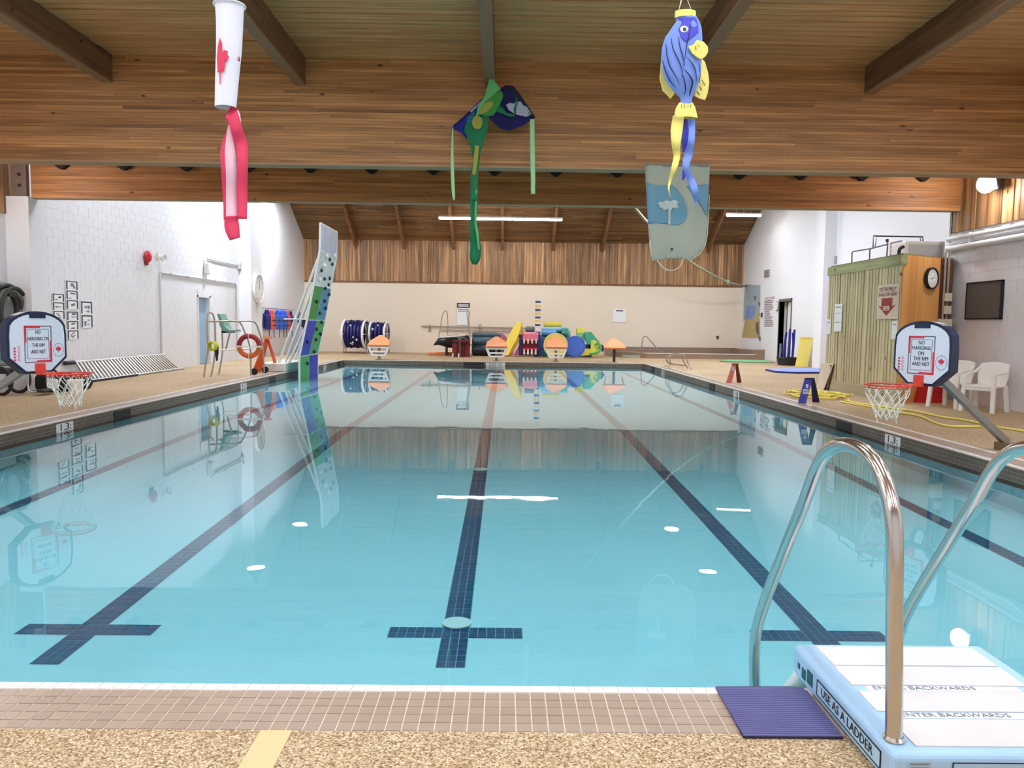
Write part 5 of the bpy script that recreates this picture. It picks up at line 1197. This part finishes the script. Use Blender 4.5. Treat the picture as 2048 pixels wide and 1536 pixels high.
# raised tiled tub
TB = mat('tub_brown_tile', (148, 122, 104), .35, noise=.1, nscale=12); 
tub = MB(); tub.box((4.7, 35.55, 0), (XRF, YB, .42)); tub.box((10.55, 32.6, 0), (XRF, 35.55, .42)); tub.box((4.7, 34.4, 0), (6.0, 35.55, .2)); 
tb = tub.build('trim_3', TB, None, kind='structure', label='raised brown tiled edge of the small warm pool')
fr_ = MB(); fr_.prism([(4.7, 34.6, 0), (6.0, 32.6, 0), (10.55, 32.6, 0), (10.55, 32.95, 0), (6.2, 32.95, 0), (5.0, 34.8, 0)], (0, 0, .22)); fix_normals(fr_.build('front_curb', TB, tb))
for lo, hi in (((4.7, 35.53, .405), (XRF, 35.6, .43)), ((5.9, 32.58, .205), (10.6, 32.66, .23)), ((10.53, 32.6, .405), (10.6, 35.6, .43))): MB().box(lo, hi).build('white_nosing', WTILE, tb)
MB().box((5.0, 32.95, .0), (10.55, 35.55, .12)).build('tub_water', mat('tub_water', (150, 160, 150), .05, noise=.05), tb)
t = thing('tub_handrail', 'steel hand rail slanting down at the left of the raised tub', 'handrail', ony(1283, 710, 33.4))
TS = mat('tube_steel', (176, 168, 156), .3, metal=.8)
P_ = [ony(x, y, 33.4) for x, y in ((1283, 712), (1284, 685), (1286, 676), (1290, 672.5), (1296, 676), (1310, 692), (1321, 706))]; P_[0].z = .2
MB().tube(smooth_path(P_), .024, 8).build('rail', TS, t); MB().lathe([(.05, 0), (.05, .02)], P_[0], n=10).build('flange', TS, t)
t = thing('pool_ladder', 'steel two-rail pool ladder lying by the right pool edge near the tub', 'ladder', onz(1375, 738, 0))
def zc2(px, py, z): return onz(px, py, z)
G2 = lambda pts: [onz(1200+x/5.69, 560+y/5.69, z) for x, y, z in pts]
MB().tube(smooth_path(G2([(1040, 1015, .02), (1000, 940, .22), (965, 870, .42), (930, 845, .5), (860, 840, .5), (800, 850, .42), (760, 880, .3), (760, 920, .15), (790, 950, .05)])), .024, 8).build('rail', TS, t)
MB().tube(smooth_path(G2([(1000, 1005, .02), (960, 940, .2), (920, 870, .4), (860, 850, .46), (810, 860, .4), (790, 890, .25), (800, 930, .1), (820, 955, .05)])), .024, 8).build('rail', TS, t)
MB().tube(G2([(790, 950, .05), (960, 975, .05)]), .024, 8).build('tread', TS, t)

# ================================================================ RIGHT SIDE
def mat_thing(name, label, pts, z, m_, edge):
    v = [onz(px, py, z) for px, py in pts]; t = thing(name, label, 'mat', v[0]-Vector((0, 0, z)))
    MB().prism([(p.x, p.y, .004) for p in v], (0, 0, z-.004)).build('foam', m_, t)
    c = sum((p for p in v), Vector())/len(v); MB().prism([(c.x+(p.x-c.x)*.97, c.y+(p.y-c.y)*.97, z) for p in v], (0, 0, .004)).build('top_sheet', edge, t)
mat_thing('green_mat', 'flat green foam mat in front of the tiled tub', [(1440, 722), (1452, 719), (1530, 720.5), (1549, 724), (1500, 724)], .028, mat('mat_green_dark', (60, 130, 84), .7), mat('mat_green', (120, 196, 140), .7))
mat_thing('blue_mat', 'blue foam mat lying in front of the leaning yellow mats', [(1531, 738), (1600, 735), (1640, 737), (1640, 744), (1590, 744), (1550, 742)], .055, mat('mat_navy', (36, 40, 110), .7), mat('mat_blue', (142, 160, 220), .7))
def lean(label, x0, y0, x1, w_, m_, h=1.0):
    t = thing('yellow_foam_mat', label, 'foam mat', (x0, y0, 0), 'yellow foam mats leaning on the right wall')
    v = [(x0, y0, .01), (x0+w_, y0+.05, .01), (x0+w_+x1, y0+.35, h), (x0+x1, y0+.3, h)]
    MB().prism(v, (.03, .07, 0)).build('slab', m_, t); MB().tube([Vector(v[2]), Vector(v[3])], .035, 6).build('top_edge', m_, t)
a = ony(1590, 735, 26.7); lean('front yellow foam mat leaning by the pilaster', a.x, a.y, .26, .46, mat('mat_yellow', (240, 224, 118), .7), 1.02)
lean('second yellow foam mat showing behind the front one', a.x+.2, a.y+.4, .2, .42, mat('mat_dull_yellow', (214, 196, 96), .7), 1.0)
b0 = onz(1585, 728, 0)
rnd = random.Random(11); NBL = mat('noodle_navy', (26, 28, 140), .6); NBW = mat('noodle_grey', (120, 130, 170), .6)
t = thing('noodle_bin', 'low dark bin holding navy and grey swim noodles by the doorway', 'bin', (10.2, 28.0, 0))
MB().lathe([(.3, 0), (.34, .25), (.36, .25), (.36, .28), (.3, .28), (.28, .03)], (10.25, 28.0, 0)).build('bin', mat('dark_bin', (40, 40, 36), .7), t); MB().ring((10.25, 28.0, .28), .35, .015).build('rim', DKMET, t)
for k, (x, y, h, w2) in enumerate(((10.02, 28.1, .78, 'short grey noodle leftmost in the low dark bin'), (10.08, 27.85, .95, 'short navy noodle second from the left in the low dark bin'), (10.17, 28.12, 1.2, 'navy noodle third from the left in the low dark bin'), (10.25, 27.85, 1.32, 'tallest navy noodle in the middle of the low dark bin'), (10.33, 28.1, 1.26, 'navy noodle right of the tallest one in the low dark bin'), (10.40, 27.86, 1.3, 'navy noodle second from the right in the low dark bin'), (10.48, 28.1, 1.18, 'navy noodle rightmost in the low dark bin'))):
    tt = thing('swim_noodle', w2, 'noodle', (x, y, .05), 'swim noodles in the bin')
    MB().tube([(x, y, .04), (x+.03, y, h*.6), (x+rnd.uniform(-.02, .09), y, h)], .042, 8).build('foam_tube', NBL if k else NBW, tt)
# A-frame floor signs
def aframe(label, left, right, m_, dark, words=None):
    A, B = onz(*left[0], 0), onz(*left[1], 0); ym = (A.y+B.y)/2; t = thing('floor_sign', label, 'floor sign', (A+B)/2)
    def leafp(q, y, mm, nm):
        v = [ony(px, py, y if i < 2 else ym+.1) for i, (px, py) in enumerate(q)]; v[0].z = v[1].z = .004
        return fix_normals(MB().prism(v, (0, .022, 0)).build(nm, mm, t)), v
    l1, v = leafp(left, ym, m_, 'front_leaf'); leafp(right, ym+.25, dark, 'rear_leaf')
    h = (v[2]+v[3])/2; MB().cbox(h+Vector((.02, .01, 0)), (.16, .05, .025)).build('hinge', dark, t)
    for u0, h_, wd, s_ in words or ():
        c = v[0].lerp(v[1], .5).lerp(v[3].lerp(v[2], .5), u0)+Vector((0, -.012, 0)); o = MB().cbox(c, (wd, .006, h_)).build('white_panel', mat('sign_pale', (206, 206, 240), .6), t)
        if s_: txt(s_, c+Vector((0, -.005, 0)), (1, 0, 0), (0, 0, 1), h_*.6, dark, o, ext=.0006, sx=wd/(h_*.5*len(s_)))
    return t
aframe('royal blue A-frame floor sign with white panels at the right pool edge', [(1596.7, 806), (1611.7, 808.5), (1625.2, 757.6), (1610, 757)], [(1625, 810), (1639, 811), (1629.5, 758.5), (1622, 757.6)], mat('sign_blue', (54, 62, 160), .5), mat('sign_dark_blue', (16, 18, 74), .5), [(.70, .07, .04, ''), (.48, .08, .10, 'NO DIVING')])
aframe('small red A-frame floor sign farther along the right pool edge', [(1452, 766), (1463, 767), (1473, 728), (1465, 728)], [(1474, 768), (1483, 769), (1476, 728.5), (1471, 728)], mat('sign_faded_red', (204, 112, 104), .6), mat('sign_brown_red', (116, 44, 36), .6), [(.75, .1, .05, '')])
# leaning notice board
A, B = onz(1633, 775, 0), onz(1647, 779.5, 0); t = thing('leaning_board', 'cream notice board with red heading leaning against the green cabin', 'sign', A)
v = [A, B, ony(1667, 728, 16.5), ony(1643, 726, 16.8)]; n_ = Vector((.02, .02, 0))
fix_normals(MB().prism(v, n_).build('board', mat('board_cream', (240, 232, 216), .6), t))
def bp(u, v_, o=.008):
    a = v[0].lerp(v[1], u); b_ = v[3].lerp(v[2], u); return a.lerp(b_, v_)-Vector((.3, .9, -.2))*o
for u0, v0, u1, v1, m_, nm in ((.12, .74, .92, .77, RED, 'red_frame'), (.12, .92, .92, .95, RED, 'red_frame'), (.12, .74, .2, .95, RED, 'red_frame'), (.84, .74, .92, .95, RED, 'red_frame'), (.3, .81, .7, .88, DRED, 'red_print'), (.4, .55, .7, .62, GP, 'grey_print'), (.2, .35, .7, .37, GP, 'grey_print'), (.35, .15, .6, .22, GP, 'grey_print')):
    MB().prism([bp(u0, v0), bp(u1, v0), bp(u1, v1), bp(u0, v1)], (-.002, -.003, 0)).build(nm, m_, t)
MB().tube([v[2]+n_, B+Vector((.06, -.1, 0))], .012, 6).build('prop_leg', BLACK, t)
# wooden sauna cabin
CX = 7.1
pts = [(7.14, 13.95), (8.55, 14.82), (8.55, 15.14), (10.2, 15.14), (10.2, 17.05), (7.14, 17.05)]
t = thing('wooden_cabin', 'green stained board cabin with orange plywood front standing against the right wall', 'cabin', (7.9, 15.5, 0))
MB().prism([(x, y, 0) for x, y in pts], (0, 0, 2.66)).build('walls', mat('cabin_gap_olive', (96, 90, 60), .9), t)
y = 13.93; i = 0; bm_ = [MB().box((-.02, 0, 0), (0, w_-.024, 2.5)).mesh('wall_board', GREENW) for w_ in (.12, .125, .115)]
for q in bm_: pass
while y < 16.95: inst('wall_board', bm_[i % 3], t, Vector((CX+.02+random.uniform(-.006, .006), y, .1))); y += .1205; i += 1
MB().box((CX-.02, 13.9, 2.5), (CX+.1, 17.07, 2.68)).build('fascia', wood('green_fascia', (140, 142, 98), (176, 178, 128), 1, .05), t); MB().box((CX-.01, 13.9, .0), (CX+.1, 17.06, .24)).build('kick_board', wood('kick_board', (160, 148, 120), (190, 178, 150), 1, .05), t)
d = Vector((1.44, .87, 0)).normalized(); n_ = Vector((d.y, -d.x, 0)); o0 = Vector((7.12, 13.93, 0))
def ply(s0, s1, z0, z1, nm, m_, th=.02, off=0.0, par=None):
    a, b_ = o0+d*s0+n_*off, o0+d*s1+n_*off
    return fix_normals(MB().prism([(a.x, a.y, z0), (b_.x, b_.y, z0), (b_.x, b_.y, z1), (a.x, a.y, z1)], n_*th).build(nm, m_, par or t))
ply(0, .62, 0, 2.68, 'plywood_sheet', PLY); ply(.625, 1.18, 0, 2.68, 'plywood_sheet', PLY); ply(1.2, 1.62, 0, 2.68, 'dark_post', wood('dark_post', (70, 40, 26), (116, 70, 42), 2, .1))
MB().prism([(x, y, 2.68) for x, y in pts], (0, 0, .03)).build('roof_sheet', mat('roof_olive', (128, 124, 84), .8), t)
for s_ in (1.28, 1.40): a = o0+d*s_+n_*.05; MB().cyl((a.x, a.y, .9), (a.x, a.y, 2.8), .022, 8).build('conduit', mat('grey_conduit', (150, 140, 132), .5), t)
for z in (1.72, 1.96): a = o0+d*1.36+n_*.07; MB().cbox((a.x, a.y, z), (.14, .1, .15)).build('switch_box', mat('beige_box', (196, 186, 164), .5), t)
a = o0+d*1.28+n_*.08; MB().cbox((a.x, a.y, 1.42), (.26, .1, .26)).build('control_box', mat('beige_box', (196, 186, 164), .5), t)
c = ony(1857, 557, 14.36); s_ = (c-o0).dot(d); c = o0+d*s_+n_*.022; c.z = ony(1857, 557, 14.36).z
t = thing('wall_clock', 'round black rimmed clock on the orange plywood of the cabin', 'clock', c)
MB().lathe([(.195, 0), (.20, .02), (.20, .07), (.18, .075), (.17, .05)], c, n_, 32).build('rim', BLACK, t); MB().lathe([(.175, .045), (.175, .052)], c, n_, 32).build('face', mat('clock_white', (236, 242, 242), .4), t)
for k in range(12):
    a_ = k*math.pi/6; MB().cbox(c+n_*.055+d*math.sin(a_)*.12+Vector((0, 0, math.cos(a_)*.12)), (.01, .01, .01)).build('mark', INK, t)
MB().tube([c+n_*.056, c+n_*.056+d*.09+Vector((0, 0, .03))], .004, 5).build('hand', INK, t); MB().tube([c+n_*.056, c+n_*.056-d*.05+Vector((0, 0, -.01))], .005, 5).build('hand', INK, t)
# signs on the cabin
t = thing('arrow_sign', 'cream sign with a big dark red down arrow on the cabin', 'sign', (CX-.02, 14.3, 1.53))
MB().box((CX-.035, 13.92, 1.53), (CX-.02, 14.70, 2.17)).build('board', mat('sign_cream', (214, 198, 176), .6), t)
AR = mat('arrow_red', (146, 44, 44), .6)
sheet('arrow', [(-.2, .30), (.2, .30), (.2, .14), (.33, .17), (0, -.03), (-.33, .17), (-.2, .14)], lambda u, v_, o: Vector((CX-.037-o, 14.32-u, 1.62+v_)), .003, AR, t, smooth=False)
MB().box((CX-.044, 14.22, 1.69), (CX-.038, 14.44, 1.77)).build('small_panel', mat('sign_cream', (214, 198, 176), .6), t);
for z in (1.712, 1.742): MB().box((CX-.047, 14.25, z-.006), (CX-.044, 14.41, z+.006)).build('print_line', AR, t)
txt('EXTREMELY', (CX-.038, 14.31, 2.08), (0, -1, 0), (0, 0, 1), .10, mat('sign_brown_text', (110, 70, 66), .7), t, sx=1.2); txt('SHALLOW AREA', (CX-.038, 14.31, 1.98), (0, -1, 0), (0, 0, 1), .08, mat('sign_brown_text', (110, 70, 66), .7), t, sx=1.15)
MB().box((CX-.038, 13.98, 2.02), (CX-.035, 14.62, 2.026)).build('underline', mat('sign_brown_text', (110, 70, 66), .7), t)
def notice(y0, y1, z0, z1, label, rows):
    t = thing('paper_notice', label, 'notice', (CX-.02, (y0+y1)/2, z0), 'notices on the cabin wall')
    for k in range(rows): h = (z1-z0)/rows; MB().box((CX-.024, y0, z0+k*h+.005), (CX-.018, y1, z0+(k+1)*h-.005)).build('sheet', PAPER, t)
    MB().box((CX-.026, y0+.05, z1-.08), (CX-.024, y1-.05, z1-.06)).build('heading', GP, t)
notice(16.25, 16.62, 1.28, 1.87, 'tall strip of three white notices on the cabin boards', 3); notice(16.78, 17.0, 1.22, 1.55, 'narrow white notice at the far end of the cabin boards', 1); notice(13.92, 14.12, 1.16, 1.50, 'white notice below the red arrow sign', 1)
# equipment on the cabin roof
t = thing('air_conditioner', 'white air handling box on the cabin roof', 'air conditioner', (8.35, 15.9, 2.71))
MB().rbox((8.42, 15.9, 2.93), (.8, .6, .38), .03).build('casing', WPL, t); MB().box((8.08, 15.59, 2.8), (8.76, 15.6, 3.05)).build('grille', mat('grille_grey', (196, 196, 200), .5), t)
MB().tube(smooth_path([(8.0, 15.7, 2.74), (7.92, 15.65, 2.80), (7.9, 15.6, 2.95), (7.98, 15.6, 3.0)]), .035, 8).build('duct', DKMET, t)
t = thing('roof_pipework', 'dark pipe frame rising over the cabin roof', 'pipe', (7.5, 15.5, 2.71))
PX_ = lambda x, y, X: onx(1640+x/6.98, 460+y/6.98, X)
mp_ = mat('pipe_dark_grey', (88, 90, 96), .5)
for seg in ([(445, 430), (447, 318), (465, 300)], [(465, 300), (700, 262), (940, 200), (950, 195)], [(690, 430), (697, 268)], [(930, 385), (945, 200), (938, 140)]):
    P_ = [PX_(x, y, 7.35) for x, y in seg]
    if seg[0][1] > 380: P_[0].z = 2.7
    MB().tube(P_, .014, 8).build('pipe', mp_, t)
MB().tube([PX_(938, 165, 7.35), PX_(938, 130, 7.35)], .03, 8).build('vent_cap', BLACK, t)
P_ = [ony(1640+x/6.98, 460+y/6.98, 15.9) for x, y in ((740, 250), (746, 82), (1435, 96), (1437, 165))]; MB().tube(P_, .014, 8).build('pipe', DKMET, t)
P_ = [ony(1640+x/6.98, 460+y/6.98, 15.9) for x, y in ((768, 245), (790, 90), (1400, 98), (1402, 160))]; MB().tube(P_, .010, 8).build('pipe', DKMET, t)
def vent(px, py, w_, h_, X, label):
    c = onx(px, py, X); t = thing('wall_vent', label, 'vent', c)
    MB().box((X-.03, c.y-w_/2, c.z-h_/2), (X, c.y+w_/2, c.z+h_/2)).build('frame', mat('vent_frame', (170, 160, 156), .5), t)
    for k in range(4): z = c.z-h_/2+h_*(k+.5)/4; MB().box((X-.036, c.y-w_*.42, z-h_*.06), (X-.03, c.y+w_*.42, z+h_*.06)).build('slat', mat('vent_slat', (110, 96, 92), .6), t)
vent(1534.5, 547, .62, .3, XRF-.01, 'dark vent grille high above the doorway'); vent(1667, 521, .5, .26, XRF-.01, 'small vent grille above the far end of the cabin roof'); vent(1792, 497, .6, .4, XRF-.01, 'larger vent grille left of the air handling box')
# mural, rules, clock and door on the far right wall
X = XRF-.005
t = thing('painted_mural', 'beach mural with grey blue sky and yellow sand on the right wall', 'mural', onx(1500, 685, X))
Q3 = lambda pts: [(1480+x/5.91, 540+y/5.91) for x, y in pts]
def wallsheet(nm, pts, off, m_, par, conv=Q3): 
    return sheet(nm, conv(pts), lambda u, v_, o: onx(u, v_, X-off-o), .002, m_, par, smooth=False)
wallsheet('sky', [(60, 170), (240, 180), (236, 400), (225, 600), (40, 600), (45, 330)], .0, mat('mural_sky', (158, 172, 184), .8, noise=.12, nscale=2), t)
wallsheet('sea', [(75, 420), (190, 420), (175, 520), (150, 580), (60, 580)], .004, mat('mural_sea', (124, 150, 196), .8), t)
wallsheet('sand', [(60, 570), (150, 585), (225, 470), (236, 800), (120, 805), (20, 795), (40, 700)], .006, mat('mural_sand', (188, 166, 112), .8, noise=.25, nscale=6), t)
for p in ([(165, 310), (190, 305), (185, 350), (170, 355)], [(215, 380), (240, 385), (235, 430), (220, 420)], [(180, 640), (220, 600), (225, 780), (190, 740)], [(215, 780), (245, 790), (240, 850), (225, 830)]): wallsheet('dark_detail', p, .009, mat('mural_dark', (112, 100, 84), .8), t)
t = thing('pool_rules', 'painted list of pool rules on the right wall beside the mural', 'sign', onx(1538, 660, X)); RT = mat('rules_text', (150, 130, 138), .8)
c = onx(1480+355/5.91, 540+333/5.91, X-.005); txt('POOL RULES', c, (0, -1, 0), (0, 0, 1), .14, RT, t, sx=1.5)
rr_ = random.Random(4)
for k in range(15):
    y_ = 368+k*21; x1 = 400-rr_.uniform(0, 60); a, b_ = onx(1480+290/5.91, 540+y_/5.91, X), onx(1480+x1/5.91, 540+y_/5.91, X)
    MB().box((X-.006, min(a.y, b_.y), a.z-.022), (X, max(a.y, b_.y), a.z+.022)).build('text_line', RT, t)
c = onx(1480+445/5.91, 540+425/5.91, X); t = thing('small_wall_clock', 'small round clock on the wall left of the dark doorway', 'clock', c)
MB().lathe([(.2, 0), (.2, .05), (.17, .06)], c, (-1, 0, 0), 24).build('rim', mat('clock_rim_grey', (150, 144, 146), .5), t); MB().lathe([(.175, .05), (.175, .065)], c, (-1, 0, 0), 24).build('face', WPL, t)
MB().cbox(c-Vector((.07, 0, -.05)), (.006, .012, .1)).build('hand', INK, t); MB().cbox(c-Vector((.07, .04, 0)), (.006, .08, .012)).build('hand', INK, t)
c = onx(1480+262/5.91, 540+530/5.91, X); t = thing('wall_hook', 'dark hook on the wall between mural and pool rules', 'hook', c)
MB().cbox(c-Vector((.02, 0, 0)), (.04, .12, .18)).build('plate', DKMET, t); MB().tube([c-Vector((.03, 0, -.02)), c-Vector((.12, 0, .02)), c-Vector((.13, 0, -.05))], .015, 6).build('prong', DKMET, t)
c = onx(1480+275/5.91, 540+1002/5.91, X); t = thing('hose_bib', 'dark tap low on the wall at the end of the tiled tub', 'tap', c)
MB().cyl(c, c-Vector((.14, 0, 0)), .03, 8).build('body', DKMET, t); MB().cyl(c-Vector((.12, 0, 0)), c-Vector((.12, 0, .08)), .02, 8).build('spout', DKMET, t)
fr = MB(); a0, a1 = drhole; fr.box((XRF-.03, a0-.06, 0), (XRF+.2, a0, 2.5)); fr.box((XRF-.03, a1, 0), (XRF+.2, a1+.02, 2.5)); fr.box((XRF-.03, a0-.06, 2.4), (XRF+.2, a1+.02, 2.5)); fr.build('trim_4', mat('door_frame_grey', (104, 98, 92), .5), None, kind='structure', label='dark grey frame of the open doorway')
MB().prism([(XRF+.04, a0+.03, .02), (XRF+.08, a0+.02, .02), (XRF+.24, a0+.93, .02), (XRF+.20, a0+.94, .02)], (0, 0, 2.35)).build('door_2', WPL, None, kind='structure', label='white door standing ajar in the dark doorway')
# dark panel, ledges, chairs on near right wall
t = thing('wall_screen', 'square dark grey panel on the right wall above the plastic chairs', 'panel', (XR-.03, 13.85, 1.55))
MB().box((XR-.05, 13.34, 1.56), (XR-.008, 14.33, 2.20)).build('board', mat('panel_grey', (92, 88, 84), .6), t)
for lo, hi in (((13.32, 1.54), (14.35, 1.565)), ((13.32, 2.195), (14.35, 2.22)), ((13.32, 1.54), (13.345, 2.22)), ((14.325, 1.54), (14.35, 2.22))): MB().box((XR-.06, lo[0], lo[1]), (XR-.008, hi[0], hi[1])).build('frame', BLACK, t)
t = thing('wall_pipes', 'two long white painted pipes along the top of the right wall', 'pipe', (XR-.1, 12, 2.9))
for z, r_ in ((3.08, .045), (2.90, .055)): MB().cyl((XR-.08, 4, z), (XR-.08, 15.0, z), r_, 12).build('pipe', WHITE, t)
MB().box((XR-.06, 4, 2.97), (XR-.006, 15.0, 3.01)).build('ledge', WHITE, t)
for y in (9.5, 12.2, 14.3): MB().box((XR-.1, y-.02, 2.84), (XR-.006, y+.02, 3.14)).build('bracket', WHITE, t)
t = thing('thin_conduit', 'thin vertical grey conduit at the corner of the right wall', 'pipe', (XR-.03, 15.05, 2.7)); MB().cyl((8.56, 14.99, 2.72), (8.56, 14.99, 3.62), .012, 6).build('pipe', GALV, t)
for z in (2.9, 3.3): MB().cbox((8.575, 14.99, z), (.05, .05, .03)).build('clip', GALV, t)
def plastic_chair(x, y, rz, label):
    T = Matrix.Translation((x, y, 0)) @ Matrix.Rotation(rz, 4, 'Z'); t = thing('plastic_chair', label, 'chair', (x, y, 0), 'white plastic chairs', rz)
    W = mat('chair_white', (234, 230, 222), .4)
    MB(T).rbox((0, 0, .42), (.46, .44, .035), .015).build('seat', W, t)     # faces local -Y
    bk = MB(T); n = 8; v = []
    for k in range(n+1):
        u = -.24+.48*k/n; c_ = .03*(1-(u/.24)**2)
        for z, dy, sc in ((.42, .20, .9), (.6, .235+c_*.5, 1.0), (.78, .28+c_, .95)): v.append((u*sc, dy, z + (.04*(1-(u/.24)**2) if z > .7 else 0)))
    v2 = [(a, b_+.022, c_) for a, b_, c_ in v]; m = len(v); fs = []
    for k in range(n):
        for j in (0, 1): a = k*3+j; fs += [(a, a+3, a+4, a+1), (m+a, m+a+1, m+a+4, m+a+3)]
        fs += [(k*3, m+k*3, m+k*3+3, k*3+3), (k*3+2, k*3+5, m+k*3+5, m+k*3+2)]
    fs += [(0, 1, m+1, m), (1, 2, m+2, m+1), (n*3, m+n*3, m+n*3+1, n*3+1), (n*3+1, m+n*3+1, m+n*3+2, n*3+2)]
    bk.add(v+v2, fs); fix_normals(bk.build('backrest', W, t))
    for sx in (-1, 1):
        MB(T).tube(smooth_path([(sx*.23, -.19, .60), (sx*.245, 0, .64), (sx*.24, .14, .65), (sx*.22, .25, .72)]), .02, 8).build('armrest', W, t)
        for sy, zt in ((-1, .60), (1, .44)):
            x0_, y0_ = sx*.25, sy*.24; x1_, y1_ = sx*.225, sy*.19
            MB(T).prism([(x0_-.03, y0_-.022, 0), (x0_+.03, y0_-.022, 0), (x0_+.03, y0_+.022, 0), (x0_-.03, y0_+.022, 0)], (x1_-x0_, y1_-y0_, zt)).build('leg', W, t)
    MB(T).cbox((0, -.2, .38), (.42, .02, .05)).build('apron', W, t)
    return t
plastic_chair(7.78, 13.35, math.radians(-62), 'white plastic armchair nearer the cabin'); plastic_chair(7.98, 12.72, math.radians(-58), 'white plastic armchair on the right, nearer the viewer')
t = thing('red_box', 'red foam block under the white chair beside the cabin', 'foam block', (7.9, 14.1, 0))
c = onz(1867, 806, 0); MB().prism([(c.x-.32, c.y, .0), (c.x+.2, c.y, 0), (c.x+.22, c.y, .38), (c.x-.2, c.y, .40)], (0, .3, 0)).build('foam', mat('foam_red', (190, 16, 22), .6), t); MB().box((c.x-.2, c.y-.004, .2), (c.x+.2, c.y, .21)).build('seam', DRED, t)
# yellow hoses
YH = mat('yellow_hose', (240, 222, 104), .5)
t = thing('yellow_hose', 'yellow garden hose running in two lines across the right deck to a loose heap', 'hose', onz(1660, 795, 0))
H1 = [(2100, 874), (2048, 862), (1990, 853), (1930, 840), (1880, 833), (1830, 822), (1790, 817), (1750, 811), (1715, 806), (1690, 800)]
H2 = [(1960, 853), (1900, 852), (1870, 845), (1840, 832), (1800, 825), (1760, 817), (1720, 810), (1680, 803)]
for P_ in (H1, H2): MB().tube(smooth_path([onz(x, y, .018) for x, y in P_]), .016, 8).build('hose', YH, t)
heap = MB(); c0 = onz(1660, 791, .02); r_ = random.Random(8)
for k in range(13):
    cc = c0+Vector((r_.uniform(-.5, .2), r_.uniform(-.7, .7), .01+.012*(k % 4))); R = r_.uniform(.2, .38); a0 = r_.uniform(0, 6)
    MB().tube([cc+Vector((R*math.cos(a0+a*.42)*1.1, R*math.sin(a0+a*.42)*1.3, .01*math.sin(a*2))) for a in range(13)], .018, 6).build('loop', YH, t)
H3 = [(1600, 783), (1625, 787), (1650, 786), (1675, 790), (1700, 800)]; MB().tube(smooth_path([onz(x, y, .02) for x, y in H3]), .016, 6).build('hose', YH, t)
